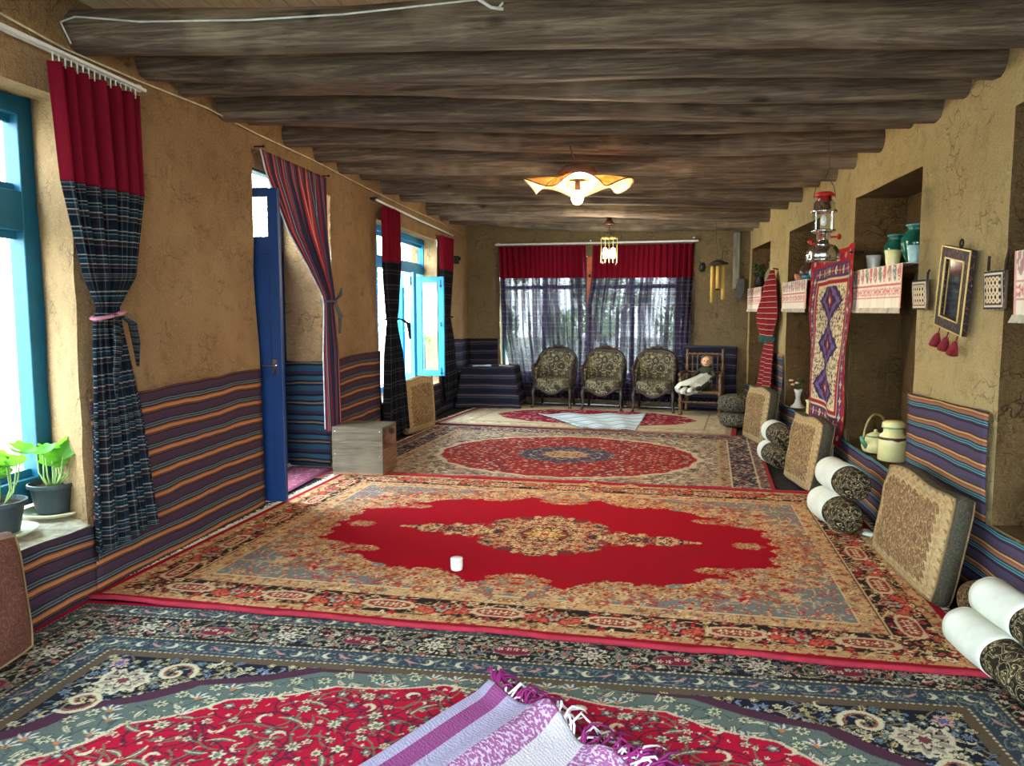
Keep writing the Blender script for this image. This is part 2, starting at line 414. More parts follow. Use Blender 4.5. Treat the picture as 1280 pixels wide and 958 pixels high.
mk = NT('mirror_glass', .05, .5, 1); mk.color((150, 146, 140)); MIRROR = mk.m
def emis(name, c, st):
    k = NT(name); k.b.inputs['Emission Color'].default_value = (*c, 1); k.b.inputs['Emission Strength'].default_value = st; k.color((255, 250, 230)); return k.m
BULB = emis('lit_bulb', (1, .78, .45), 25); BULB2 = emis('lit_bulb_cool', (1, .9, .75), 14)
sk = NT('lamp_parchment', .6, .3); _n = sk.noise(sk.mapping(), 9, 4, .7, 1.); _c = sk.ramp(_n.outputs[0], [(.33, (176, 112, 56)), (.45, (226, 178, 110)), (.62, (240, 214, 160))]); sk.color(_c); sk.translucent(_c, .4); PARCH = sk.m
ra = NT('knotted_pile', .95, .05); _at = ra.n('Attribute', {'attribute_name': 'Col'}); _n = ra.noise(ra.mapping('Object'), 240, 2); _n2 = ra.noise(ra.mapping('Object'), 3, 3)
_c = ra.mix(_at.outputs[0], (24, 18, 20), ra.ramp(_n.outputs[0], [(.34, .38), (.56, 0.)])); _c = ra.mix(_c, (60, 40, 40), ra.ramp(_n2.outputs[0], [(.45, 0.), (.8, .2)]))
ra.color(_c); ra.bump(_n.outputs[0], .35, .004); PILE = ra.m

# ------------------------------------------------------------------ room shell
def XL(y): return -2.95 + .013 * (y - 3)
def XR(y): return 1.93 - .0054 * (y - 3)
YB_L, YB_R, YR = 13.5, 12.62, -2.7
def YB(x): return lerp(YB_L, YB_R, (x + 2.81) / 4.69)

def wall_grid(mb, fn, u0, u1, v0, v1, step=.07, amp=.012, nrm=(1, 0, 0)):
    nu = max(1, round(abs(u1 - u0) / step)); nv = max(1, round(abs(v1 - v0) / step))
    U, V = np.meshgrid(np.linspace(u0, u1, nu + 1), np.linspace(v0, v1, nv + 1))
    P = np.array([fn(a, b) for a, b in zip(U.ravel(), V.ravel())])
    d = amp * (vnoise(P[:, 0] * 1.7, P[:, 1] * 1.7, P[:, 2] * 1.7, 3) + .5 * vnoise(P[:, 0] * 5, P[:, 1] * 5, P[:, 2] * 5, 5))
    P = P + d[:, None] * np.array([1., .7, .8])
    w = nu + 1
    mb.add(P, [(j * w + i, j * w + i + 1, (j + 1) * w + i + 1, (j + 1) * w + i) for j in range(nv) for i in range(nu)])

def wall_with_holes(mb, fn, ulim, vlim, holes, step=.07):
    us = sorted({ulim[0], ulim[1], *[h[0] for h in holes], *[h[1] for h in holes]})
    vs = sorted({vlim[0], vlim[1], *[h[2] for h in holes], *[h[3] for h in holes]})
    for a, b in zip(us, us[1:]):
        for c, d in zip(vs, vs[1:]):
            mu, mv = (a + b) / 2, (c + d) / 2
            if any(h[0] < mu < h[1] and h[2] < mv < h[3] for h in holes): continue
            wall_grid(mb, fn, a, b, c, d, step)

ZT = 3.3
# left wall: windows and door cut through a thick mud wall
holes_L = [(-.9, 1.5, .45, 2.7), (2.3, 3.78, .42, 2.72), (5.78, 7.35, 0, 2.72), (8.7, 11.45, .5, 2.66)]  # first hole is an unseen window, added for its daylight
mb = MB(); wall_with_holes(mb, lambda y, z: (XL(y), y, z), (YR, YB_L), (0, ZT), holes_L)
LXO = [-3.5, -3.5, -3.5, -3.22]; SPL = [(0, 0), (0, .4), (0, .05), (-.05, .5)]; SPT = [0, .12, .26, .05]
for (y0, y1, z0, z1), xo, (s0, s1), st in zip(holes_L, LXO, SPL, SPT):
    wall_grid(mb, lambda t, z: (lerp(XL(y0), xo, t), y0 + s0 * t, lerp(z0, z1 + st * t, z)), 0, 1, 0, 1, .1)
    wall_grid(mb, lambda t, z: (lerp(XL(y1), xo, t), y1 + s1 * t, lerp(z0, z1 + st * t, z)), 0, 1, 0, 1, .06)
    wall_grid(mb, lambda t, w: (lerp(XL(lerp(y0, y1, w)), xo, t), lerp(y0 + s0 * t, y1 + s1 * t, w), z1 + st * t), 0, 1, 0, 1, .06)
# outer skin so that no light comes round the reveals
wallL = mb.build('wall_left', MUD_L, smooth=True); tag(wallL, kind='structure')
om = MB()
def outer(fn_pt, ulim, vlim, holes, th):
    us = sorted({*ulim, *[h[0] for h in holes], *[h[1] for h in holes]}); vs = sorted({*vlim, *[h[2] for h in holes], *[h[3] for h in holes]})
    for a, b in zip(us, us[1:]):
        for c, d in zip(vs, vs[1:]):
            mu, mv = (a + b) / 2, (c + d) / 2
            if any(h[0] < mu < h[1] and h[2] < mv < h[3] for h in holes): continue
            om.box(fn_pt(mu, mv), th(b - a, d - c))
outer(lambda y, z: (-3.56, y, z), (YR - .3, YB_L + .6), (-.2, 3.7), [(-.9, 1.5, .45, 2.7), (2.3, 4.4, .42, 2.9), (5.78, 8.1, 0, 3.05), (8.55, 12.8, .5, 2.9)], lambda a, b: (.1, a, b))
ow = om.build('wall_outer', MUD_L); tag(ow, kind='structure')

sl = MB()
for (y0, y1, z0, z1), xo, (s0, s1), st in zip(holes_L, LXO, SPL, SPT):
    if z0 == 0: continue
    wall_grid(sl, lambda t, w: (lerp(XL(lerp(y0, y1, w)) + .015, xo, t), lerp(y0 + s0 * t, y1 + s1 * t, w), z0), 0, 1, 0, 1, .04, .008)
tag(sl.build('trim_1', STONE, smooth=True), kind='structure')

# right wall with niches
XN = 2.33
holes_R = [(-1.6, 1.6, .5, 2.6), (2.7, 4.30, .47, 2.62), (5.50, 6.98, .44, 2.54), (8.15, 9.58, .46, 2.52), (10.72, 12.28, .46, 2.52)]  # first hole is no niche: unseen window added to light the left wall
NTOP = [(0, 0), (-.12, .16), (.05, .1), (0, .03)]
mb = MB(); wall_with_holes(mb, lambda y, z: (XR(y), y, z), (YR, YB_R), (0, ZT), holes_R)
tag(mb.build('wall_right', MUD_R, smooth=True), kind='structure')
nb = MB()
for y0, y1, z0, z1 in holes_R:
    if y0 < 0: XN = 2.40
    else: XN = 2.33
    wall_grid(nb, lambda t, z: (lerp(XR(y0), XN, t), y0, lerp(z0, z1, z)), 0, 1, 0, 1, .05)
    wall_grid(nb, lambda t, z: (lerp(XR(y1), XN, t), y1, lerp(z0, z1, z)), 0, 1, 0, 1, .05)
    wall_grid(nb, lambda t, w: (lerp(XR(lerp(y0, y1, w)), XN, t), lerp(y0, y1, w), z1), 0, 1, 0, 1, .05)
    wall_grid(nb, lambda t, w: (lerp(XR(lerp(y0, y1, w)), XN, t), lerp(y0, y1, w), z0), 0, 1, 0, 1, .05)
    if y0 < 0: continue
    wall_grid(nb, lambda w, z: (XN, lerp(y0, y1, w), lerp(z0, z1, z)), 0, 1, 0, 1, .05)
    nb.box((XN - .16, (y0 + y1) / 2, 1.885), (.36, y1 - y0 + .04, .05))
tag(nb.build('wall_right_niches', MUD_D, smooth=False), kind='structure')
om = MB(); outer(lambda y, z: (2.45, y, z), (YR - .3, 13.4), (-.2, 3.7), [(-1.6, 1.6, .5, 2.6)], lambda a, b: (.12, a, b)); tag(om.build('wall_outer', MUD_L), kind='structure')

# back wall with its big window
hole_B = [(-2.2, .88, .45, 2.5)]
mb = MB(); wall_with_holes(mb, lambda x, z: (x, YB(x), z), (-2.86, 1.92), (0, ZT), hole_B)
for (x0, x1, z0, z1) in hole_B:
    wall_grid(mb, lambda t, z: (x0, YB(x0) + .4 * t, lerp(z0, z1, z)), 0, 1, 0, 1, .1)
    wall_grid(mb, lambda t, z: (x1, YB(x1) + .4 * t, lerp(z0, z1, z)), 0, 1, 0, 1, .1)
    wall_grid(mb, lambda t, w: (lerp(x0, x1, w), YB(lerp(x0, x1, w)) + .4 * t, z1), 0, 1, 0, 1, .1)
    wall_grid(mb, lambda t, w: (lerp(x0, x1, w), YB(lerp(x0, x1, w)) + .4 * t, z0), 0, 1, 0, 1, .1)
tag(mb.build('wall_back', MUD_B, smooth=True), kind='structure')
# a shallow pilaster in the far right corner
mb = MB(); wall_grid(mb, lambda t, z: (1.70, 12.45 + .3 * t, z), 0, 1, 0, ZT, .08); wall_grid(mb, lambda t, z: (1.70 + .25 * t, 12.45, z), 0, 1, 0, ZT, .08)
tag(mb.build('trim_2', MUD_B, smooth=True), kind='structure')

# rear wall behind the camera: two wide unseen openings, added to let in more daylight
om = MB()
outer(lambda x, z: (x, YR, z), (-3.1, 2.1), (-.05, ZT), [(-2.6, -.7, .5, 2.7), (-.3, 1.7, .1, 2.7)], lambda a, b: (a, .2, b))
tag(om.build('wall_rear', MUD_R), kind='structure')

fl = MB(); fl.grid(lambda u, v: (lerp(-3.6, 2.5, u), lerp(-3, 14, v), -.004), 30, 60)
tag(fl.build('floor', FLOORM), kind='structure')
def zc(x): return 2.878 - .0412 * x
ce = MB(); ce.add([(-3.6, -3, zc(-3.6) + .5), (2.5, -3, zc(2.5) + .5), (2.5, 14.2, zc(2.5) + .5), (-3.6, 14.2, zc(-3.6) + .5)] + [(-3.6, -3, zc(-3.6) + .42), (2.5, -3, zc(2.5) + .42), (2.5, 14.2, zc(2.5) + .42), (-3.6, 14.2, zc(-3.6) + .42)], [(0, 1, 2, 3), (7, 6, 5, 4), (0, 4, 5, 1), (1, 5, 6, 2), (2, 6, 7, 3), (3, 7, 4, 0)])
ceil = tag(ce.build('ceiling', BOARD), kind='structure')
pw = .145
for i in range(36):
    x = -3.1 + i * pw; m = MB(); m.box((x + pw / 2, 5.3, zc(x) + .28), (pw - .008, 16.4, .03), rot=(rnd.uniform(-.0004, .0004), .041 + rnd.uniform(-.01, .01), 0))
    m.build('plank', BOARD, ceil)

# log beams
def beam(y, r, seed, dz=0, sag=.02):
    m = MB(); n = 14; K = 64; rr = random.Random(seed)
    vs = []; p1, p2 = rr.uniform(0, 9), rr.uniform(0, 9); yaw = rr.uniform(-.012, .012); tap = rr.uniform(-.12, .12)
    x0, x1 = -3.02, 1.99
    X = np.linspace(x0, x1, K + 1)
    A = np.linspace(0, 2 * PI, n, endpoint=False)
    for k, x in enumerate(X):
        t = k / K
        cy = y + yaw * (x + .5) + .03 * math.sin(x * 1.1 + p1); rad = r * (1 + tap * (t - .5)) * (1 + .05 * math.sin(x * 2.3 + p2))
        czz = zc(x) + rad * 1.02 + dz + .02 * math.sin(x * 1.3 + p2) - sag * math.sin(PI * t)
        ca, sa = np.cos(A), np.sin(A)
        q = rad * (1 + .085 * vnoise(x * 1.3 + seed, ca * 1.5, sa * 1.5, seed) + .035 * vnoise(x * 5 + seed, ca * 3, sa * 3, seed + 1) + .03 * vnoise(x * .9 + seed, ca * 6, sa * 6, seed + 2))
        # logs are roughly hewn: squarer than round
        sq = 1 / np.maximum(np.abs(ca), np.abs(sa)) ** .22
        for j in range(n): vs.append((x, cy + q[j] * sq[j] * ca[j], czz + q[j] * sq[j] * sa[j] * .98))
    fs = [(i * n + j, i * n + (j + 1) % n, (i + 1) * n + (j + 1) % n, (i + 1) * n + j) for i in range(K) for j in range(n)] + [tuple(range(n))[::-1], tuple(range(K * n, K * n + n))]
    m.add(vs, fs); return m.build('beam', BEAM, ceil, smooth=True)
for i, (y, r, dz) in enumerate([(-2, .1, 0), (-1.2, .1, 0), (-.4, .1, 0), (.4, .1, 0), (1.2, .1, 0), (2.0, .1, 0), (2.8, .1, 0),
        (3.93, .115, 0), (4.46, .10, .0), (4.86, .085, .01), (5.36, .105, -.01), (5.76, .08, .02), (6.42, .1, 0), (7.02, .09, .01), (7.6, .09, .0), (8.3, .1, .01), (9.0, .09, .0), (9.75, .1, .01), (10.95, .1, 0), (11.7, .095, 0), (12.35, .1, -.02)]):
    beam(y, r, 11 + i * 3, dz)

# ------------------------------------------------------------------ carpets: woven pattern drawn on a symmetric quarter
class Art:
    def __init__(s, w, h, res, bg):
        s.res = res; s.nx = int(w / res) + 2; s.ny = int(h / res) + 2; s.w = w; s.h = h
        s.a = np.zeros((s.ny, s.nx, 3), np.float32); s.a[:] = lin(bg)
        s.X, s.Y = np.meshgrid(np.arange(s.nx) * res, np.arange(s.ny) * res)
    def sl(s, cx, cy, r):
        i0 = max(0, int((cx - r) / s.res)); i1 = min(s.nx, int((cx + r) / s.res) + 2)
        j0 = max(0, int((cy - r) / s.res)); j1 = min(s.ny, int((cy + r) / s.res) + 2)
        return (slice(j0, max(j0, j1)), slice(i0, max(i0, i1)))
    def fill(s, mask, c): s.a[mask] = lin(c)
    def loc(s, cx, cy, r, rot=0):
        q = s.sl(cx, cy, r); x = s.X[q] - cx; y = s.Y[q] - cy; c, n = math.cos(rot), math.sin(rot)
        return s.a[q], x * c + y * n, -x * n + y * c
    def flower(s, cx, cy, r, n, pet, cen, out=None, rot=0, asp=1.):
        v, x, y = s.loc(cx, cy, r * max(1, 1 / asp) * 1.3, rot); y = y * asp
        q = np.hypot(x, y); th = np.arctan2(y, x); e = r * (.76 + .24 * np.cos(n * th))
        if out is not None: v[q < e * 1.22] = lin(out)
        v[q < e] = lin(pet); v[q < .5 * e] = lin(out if out is not None else cen); v[q < .36 * r] = lin(cen)
    def leaf(s, cx, cy, L, w, rot, c, mid=None):
        v, x, y = s.loc(cx, cy, L * .6, rot); t = x / L * 2
        m = (np.abs(t) < 1) & (np.abs(y - .12 * L * (t * t - .5)) < w / 2 * (1 - t * t)); v[m] = lin(c)
        if mid is not None: v[m & (np.abs(y - .12 * L * (t * t - .5)) < w * .12)] = lin(mid)
    def crescent(s, cx, cy, r, rot, c):
        v, x, y = s.loc(cx, cy, r * 1.1, rot); v[(np.hypot(x, y) < r) & (np.hypot(x - .45 * r, y) > r * .8)] = lin(c)
    def ell(s, cx, cy, a, b, c, rot=0, p=2):
        v, x, y = s.loc(cx, cy, max(a, b) * 1.05, rot); v[(np.abs(x / a) ** p + np.abs(y / b) ** p) < 1] = lin(c)
    def stroke(s, pts, w, c):
        for (x0, y0), (x1, y1) in zip(pts, pts[1:]):
            r = math.hypot(x1 - x0, y1 - y0) / 2 + w; v, x, y = s.loc((x0 + x1) / 2, (y0 + y1) / 2, r)
            dx, dy = x1 - x0, y1 - y0; L2 = dx * dx + dy * dy + 1e-9
            px = x + (x1 - x0) / 2; py = y + (y1 - y0) / 2; t = np.clip((px * dx + py * dy) / L2, 0, 1)
            v[np.hypot(px - t * dx, py - t * dy) < w / 2] = lin(c)
    def scroll(s, cx, cy, r, turns, rot, w, c, flip=1):
        s.stroke([(cx + r * (1 - t / 18 * .85) * math.cos(rot + flip * t / 18 * turns * 2 * PI), cy + r * (1 - t / 18 * .85) * math.sin(rot + flip * t / 18 * turns * 2 * PI)) for t in range(19)], w, c)
    def scatter(s, mask, sp, seed, fn):
        r = random.Random(seed); y = 0; row = 0
        while y < s.h + sp:
            x = (row % 2) * sp / 2
            while x < s.w + sp:
                px = x + r.uniform(-.3, .3) * sp; py = y + r.uniform(-.3, .3) * sp
                i, j = int(px / s.res), int(py / s.res)
                if 0 <= i < s.nx and 0 <= j < s.ny and mask[j, i]: fn(px, py, r)
                x += sp
            y += sp * .86; row += 1
    def vines(s, mask, sp, seed, w, c, L=.16):
        def f(x, y, r):
            a = r.uniform(0, 2 * PI); k = r.choice((-1, 1)) * r.uniform(5, 14); p = [(x, y)]
            for _ in range(7):
                a += k * L / 7; x += math.cos(a) * L / 7; y += math.sin(a) * L / 7
                i, j = int(x / s.res), int(y / s.res)
                if not (0 <= i < s.nx and 0 <= j < s.ny and mask[j, i]): break
                p.append((x, y))
            if len(p) > 1: s.stroke(p, w, c)
        s.scatter(mask, sp, seed, f)
    def band(s, d0, d1, c): s.fill((s.D >= d0) & (s.D < d1), c)
    def setD(s): s.D = np.minimum(s.w - s.X, s.h - s.Y)
    def beads(s, d, step, r, c):
        # a row of small beads running round at distance d from the edge
        k = step / 2
        while k < s.w - d: s.ell(k, s.h - d, r * 1.5, r, c); k += step
        k = step / 2
        while k < s.h - d: s.ell(s.w - d, k, r, r * 1.5, c); k += step
    def along(s, d, step, fn, start=0.):
        # motif fn(x, y, rot, index) along both sides at distance d
        i = 0; k = start
        while k < s.w - d: fn(k, s.h - d, 0, i); k += step; i += 1
        k = start; i = 0
        while k < s.h - d: fn(s.w - d, k, -PI / 2, i); k += step; i += 1

def carpet_mesh(name, art, xs, ys, zfn, mat, parent):
    nx, ny = len(xs), len(ys); X, Y = np.meshgrid(xs, ys)
    I = np.clip(np.round(np.abs(X) / art.res).astype(int), 0, art.nx - 1); J = np.clip(np.round(np.abs(Y) / art.res).astype(int), 0, art.ny - 1)
    C = art.a[J, I].reshape(-1, 3); P = np.stack([X, Y, zfn(X, Y)], -1).reshape(-1, 3).astype(np.float32)
    me = bpy.data.meshes.new(name); nv = nx * ny; nf = (nx - 1) * (ny - 1)
    me.vertices.add(nv); me.vertices.foreach_set('co', P.ravel())
    i, j = np.meshgrid(np.arange(nx - 1), np.arange(ny - 1)); b = (j * nx + i).ravel()
    L = np.stack([b, b + 1, b + nx + 1, b + nx], -1).astype(np.int32).ravel()
    me.loops.add(nf * 4); me.loops.foreach_set('vertex_index', L); me.polygons.add(nf)
    me.polygons.foreach_set('loop_start', np.arange(0, nf * 4, 4, dtype=np.int32)); me.polygons.foreach_set('loop_total', np.full(nf, 4, np.int32))
    me.polygons.foreach_set('use_smooth', np.ones(nf, bool))
    me.update(calc_edges=True)
    at = me.color_attributes.new('Col', 'FLOAT_COLOR', 'POINT'); C4 = np.ones((nv, 4), np.float32); C4[:, :3] = C; at.data.foreach_set('color', C4.ravel())
    me.materials.append(mat); me.validate()
    o = bpy.data.objects.new(name, me); COL.objects.link(o); o.parent = parent; return o

def fringe(name, p0, p1, out, L, mat, parent, n=90, r=.004, seed=1, z=.006, curl=.5):
    rr = random.Random(seed); m = MB(); p0, p1, out = Vector(p0), Vector(p1), Vector(out)
    t = (p1 - p0).normalized()
    for i in range(n):
        p = p0.lerp(p1, (i + rr.random()) / n); q = [p.copy()]; d = (out + t * rr.uniform(-curl, curl)).normalized(); l = L * rr.uniform(.6, 1.15)
        for k in range(4):
            d = (d + t * rr.uniform(-curl, curl) * .8).normalized(); p = p + d * l / 4; q.append(p.copy())
        for k, v in enumerate(q): v.z = z + rr.uniform(0, .008)
        m.tube(q, [r, r, r * .9, r * .8, r * .4], 4)
    o = m.build(name, mat, parent); o['kind'] = 'stuff'; return o

NV, DK, CR, RD, SAL, OLV, GG, PUR, BL = (48, 58, 68), (26, 26, 34), (198, 188, 158), (166, 18, 48), (178, 96, 84), (98, 92, 70), (92, 103, 97), (74, 44, 60), (52, 66, 78)
def small_flowers(a, mask, sp, seed, cols, out, size=(.014, .026)):
    def f(x, y, r):
        k = r.random(); c = r.choice(cols); c2 = r.choice(cols); s_ = r.uniform(*size)
        if k < .5: a.flower(x, y, s_, r.choice((5, 6, 8)), c, c2, out, r.uniform(0, 6))
        elif k < .75: a.leaf(x, y, s_ * 2.6, s_ * .8, r.uniform(0, 6), c, out)
        elif k < .9: a.crescent(x, y, s_, r.uniform(0, 6), c)
        else: a.ell(x, y, s_ * .4, s_ * .4, c)
    a.scatter(mask, sp, seed, f)

# --- carpet 1: navy carpet in the foreground
a = Art(2.42, 1.72, .0048, DK); a.setD()
a.band(0, .035, RD)
a.band(.035, .155, (58, 66, 72)); a.band(.165, .40, (32, 32, 36)); a.band(.415, .53, BL); a.band(.53, .60, (92, 78, 62))
for d in (.158, .407, .54): a.band(d - .008, d + .008, (92, 86, 70)); a.beads(d, .026, .0045, CR)
a.beads(.045, .024, .004, CR)
for _d0, _d1, _s in ((.04, .15, 6), (.425, .525, 7)): a.vines((a.D > _d0) & (a.D < _d1), .045, _s, .005, (110, 122, 118), .09); small_flowers(a, (a.D > _d0) & (a.D < _d1), .04, _s + 50, [(140, 142, 124), (96, 108, 110), (150, 110, 104)], None, (.006, .010))
def guard(x, y, rot, i):
    c, s_ = math.cos(rot), math.sin(rot); P = lambda u, v: (x + u * c - v * s_, y + u * s_ + v * c)
    k = i % 4
    if k == 0: a.crescent(*P(0, 0), .027, rot + .4, CR)
    elif k == 1: a.leaf(*P(0, 0), .085, .016, rot + .5, (182, 128, 122)); a.ell(*P(.02, .03), .008, .008, OLV)
    elif k == 2: a.crescent(*P(0, 0), .027, rot + PI - .4, CR)
    else: a.flower(*P(0, 0), .024, 6, (128, 136, 110), CR, (40, 48, 58)); a.leaf(*P(.04, .02), .05, .012, rot - .6, (150, 150, 130))
a.along(.098, .078, guard, .03); a.along(.472, .078, guard, .05)
mB = (a.D > .175) & (a.D < .395)
a.vines(mB, .06, 4, .007, (140, 136, 110), .12)
small_flowers(a, mB, .044, 5, [CR, (150, 150, 130), (176, 166, 140), SAL, (96, 100, 112), OLV], DK, (.015, .024))
def cart(x, y, rot, i):
    c, s_ = math.cos(rot), math.sin(rot)
    if i % 2 == 0:
        a.ell(x, y, .092, .05, (120, 104, 96), rot, 2.6); a.ell(x, y, .083, .042, (118, 34, 54), rot, 2.6)
        for t in (-.06, -.02, .02, .06): a.flower(x + t * c, y + t * s_ + (.012 if t > 0 else -.012), .017, 5, CR, (190, 120, 110), (60, 24, 40))
    else:
        a.flower(x, y, .075, 8, (60, 60, 52), (130, 120, 96), CR, 0, 1.1); a.flower(x, y, .05, 7, CR, (120, 66, 80), (44, 44, 60)); a.flower(x, y, .022, 5, (150, 130, 150), CR, None)
        for t in (-.125, .125): a.flower(x + t * c, y + t * s_, .034, 6, (120, 126, 120), SAL, (24, 24, 30)); a.flower(x + t * 1.5 * c, y + t * 1.5 * s_ + .03, .018, 5, SAL, CR, DK)
a.along(.287, .37, cart, .0)
# field
F = a.D > .60; fx, fy = 2.42 - .60, 1.72 - .60
lens = lambda ka, kb, w: ((np.abs(a.X) / ka) ** 2.05 + (np.abs(a.Y) / kb) ** 2.05) ** .5 + w * np.abs(np.sin(np.arctan2(a.Y / kb, a.X / ka) * 11)) 
a.fill(F, (28, 32, 44)); a.vines(F, .07, 8, .007, (120, 112, 84), .16)
small_flowers(a, F, .05, 9, [CR, (186, 170, 120), (110, 124, 146), (160, 150, 110), (90, 110, 120)], (30, 28, 40), (.018, .030))
e1 = lens(1.94, 1.21, .03); a.fill(F & (e1 < 1.03), PUR); a.fill(F & (e1 < .985), GG)
m2 = F & (e1 < .97)
a.vines(m2, .10, 12, .006, (60, 76, 72), .12)
def gg(x, y, r):
    k = r.random()
    if k < .35:
        for t in range(-3, 4): a.leaf(x + .03 * math.cos(PI / 2 + t * .35), y + .03 * math.sin(PI / 2 + t * .35), .05, .012, PI / 2 + t * .35, [(60, 90, 120), CR][t % 2])
        a.ell(x, y, .012, .012, (186, 116, 70))
    elif k < .7: a.leaf(x, y, .085, .02, r.uniform(0, 3), CR, (70, 80, 80))
    else: a.flower(x, y, .03, 7, (190, 186, 150), (80, 90, 90), (56, 70, 66))
a.scatter(m2, .085, 14, gg); small_flowers(a, m2, .075, 19, [CR, (150, 146, 120), (70, 80, 90)], (60, 72, 70), (.006, .012))
e2 = lens(1.64, 1.06, .035); m3 = F & (e2 < 1.0); a.fill(F & (e2 < 1.012), (196, 178, 150)); a.fill(m3, RD)
a.vines(m3, .085, 15, .008, (86, 30, 50), .22); a.vines(m3, .11, 16, .007, (96, 106, 84), .16)
def redf(x, y, r):
    k = r.random()
    if k < .34: a.flower(x, y, r.uniform(.02, .033), r.choice((6, 8)), CR, (110, 116, 90), (60, 60, 60), r.uniform(0, 3)); 
    elif k < .5: a.flower(x, y, .024, 5, (112, 120, 112), CR, (50, 36, 50), r.uniform(0, 3))
    elif k < .7: a.leaf(x, y, r.uniform(.07, .13), .026, r.uniform(0, 6), (84, 96, 92), (190, 176, 130))
    elif k < .85: a.crescent(x, y, .03, r.uniform(0, 6), CR)
    else: a.flower(x, y, .02, 5, CR, SAL, (60, 26, 40))
a.scatter(m3, .098, 17, redf); small_flowers(a, m3, .075, 18, [CR, (200, 150, 130), (120, 120, 100)], (96, 20, 44), (.008, .014))
# corner scrolls in the spandrels
for (cx, cy, rr_, ro) in ((1.60, .92, .13, .5), (1.44, 1.0, .10, 3.4), (1.68, .72, .10, 5.2)):
    a.scroll(cx, cy, rr_, 1.2, ro, .02, CR, -1); a.scroll(cx, cy, rr_ * .8, 1.1, ro, .009, (150, 90, 70), -1)
a.flower(1.62, .90, .10, 9, (150, 140, 130), (96, 60, 70), CR, .3); a.flower(1.62, .90, .06, 7, CR, (120, 60, 70), (60, 50, 56), .1)
a.flower(1.74, 1.05, .045, 6, (200, 150, 140), (90, 100, 150), (40, 60, 96))
# central rosette
a.flower(0, 0, .42, 12, NV, (60, 60, 70), CR); a.flower(0, 0, .3, 10, GG, RD, DK); a.flower(0, 0, .16, 8, CR, RD, NV)
t = thing('carpet', 'large navy Persian carpet with a red floral medallion filling the foreground', 'carpet', (-.51, 2.0, .004), 0)
ys = np.concatenate([np.linspace(-1.72, -.2, 40)[:-1], np.linspace(-.2, .25, 60)[:-1], np.linspace(.25, 1.72, 300)])
carpet_mesh('pile', a, np.linspace(-2.42, 2.42, 960), ys, lambda X, Y: .010 + .003 * vnoise(X * 1.5, Y * 1.5, 0, 2), PILE, t)
fringe('fringe', (-2.42, -1.7, 0), (-2.42, 1.72, 0), (-1, 0, 0), .05, FRINGE, t, 160, seed=3)

# --- carpet 2: red carpet with gold medallion
GO, GO2, OR, GB, CH, BK = (208, 172, 126), (168, 124, 86), (176, 78, 66), (120, 126, 122), (158, 6, 28), (44, 34, 34)
a = Art(2.275, 1.675, .0075, GO2); a.setD()
dmask = a.D
a.fill(dmask > .05, (150, 108, 74))
mB = (a.D > .05) & (a.D < .50)
def bord(d0, d1, base, sp, seed, cols, out, sz):
    mm = (a.D > d0) & (a.D < d1); a.fill(mm, base); a.vines(mm, sp * 1.3, seed, .009, GO, .12); small_flowers(a, mm, sp, seed + 1, cols, out, sz)
bord(.04, .12, (190, 146, 100), .05, 21, [OR, GO, (220, 196, 150), CH, (150, 70, 50)], (120, 60, 44), (.014, .024))
bord(.12, .34, BK, .058, 23, [GO, OR, (172, 40, 44), (226, 204, 160), (150, 128, 70), GO2], (70, 44, 36), (.02, .034))
def wave(x, y, rot, i):
    c, s_ = math.cos(rot), math.sin(rot)
    if i % 2 == 0:
        a.ell(x, y, .15, .062, (206, 176, 140), rot, 2.4); a.ell(x, y, .12, .045, (150, 60, 50), rot, 2.2)
        for tt in (-.06, 0, .06): a.flower(x + tt * c, y + tt * s_, .032, 6, (226, 200, 160), OR, (110, 60, 50))
    else:
        for tt, vv in ((-.12, .02), (0, -.03), (.11, .03), (.05, .05), (-.05, .05)): a.flower(x + tt * c - vv * s_, y + tt * s_ + vv * c, .042, 7, (178, 36, 42), (206, 90, 70), GO2)
        a.flower(x, y, .05, 6, (164, 158, 140), (176, 40, 50), BK)
a.along(.23, .30, wave, 0)
bord(.34, .46, (196, 154, 108), .045, 25, [OR, GO, (150, 84, 60), (226, 200, 150), GB], (134, 84, 58), (.014, .024))
a.band(.333, .345, (216, 184, 132)); a.band(.455, .468, (220, 190, 140)); a.band(.345, .352, (90, 50, 40))
a.fill(a.D > .468, GB)
F = a.D > .468
ang = np.arctan2(a.Y / .98, a.X / 1.6)
q = ((np.abs(a.X) / 1.74) ** 2.2 + (np.abs(a.Y) / 1.10) ** 2.2) ** (1 / 2.2)
wob = .07 * np.abs(np.sin(ang * 9)) + .03 * np.sin(ang * 26)
# gold flowering over the grey-blue ground, thicker next to the red field
a.vines(F, .12, 27, .008, GO, .16)
def gf(x, y, r):
    i, j = int(x / a.res), int(y / a.res); k = q[j, i]
    if r.random() < max(.10, 1.15 - abs(k - 1.0) * 5.0):
        c = r.choice([GO, GO, (220, 186, 136), OR, (174, 40, 60), GO2]); a.flower(x, y, r.uniform(.022, .042), r.choice((5, 6, 8)), c, r.choice([CH, GO, GB]), r.choice([GO2, (150, 90, 60), None]), r.uniform(0, 3))
        a.leaf(x + r.uniform(-.05, .05), y + r.uniform(-.04, .04), .07, .02, r.uniform(0, 6), r.choice([GO, (150, 110, 60), OR]))
    else: a.flower(x, y, .02, 5, r.choice([(176, 40, 70), (150, 150, 140), OR]), GO, None)
a.scatter(F, .058, 28, gf)
a.fill(F & (q + wob < .94), CH)
edge = F & (q + wob < .98) & (q + wob > .80)
def ef(x, y, r):
    c = r.choice([GO, (224, 190, 140), (196, 140, 86), OR]); a.flower(x, y, r.uniform(.02, .036), r.choice((5, 6)), c, CH, GO2, r.uniform(0, 3))
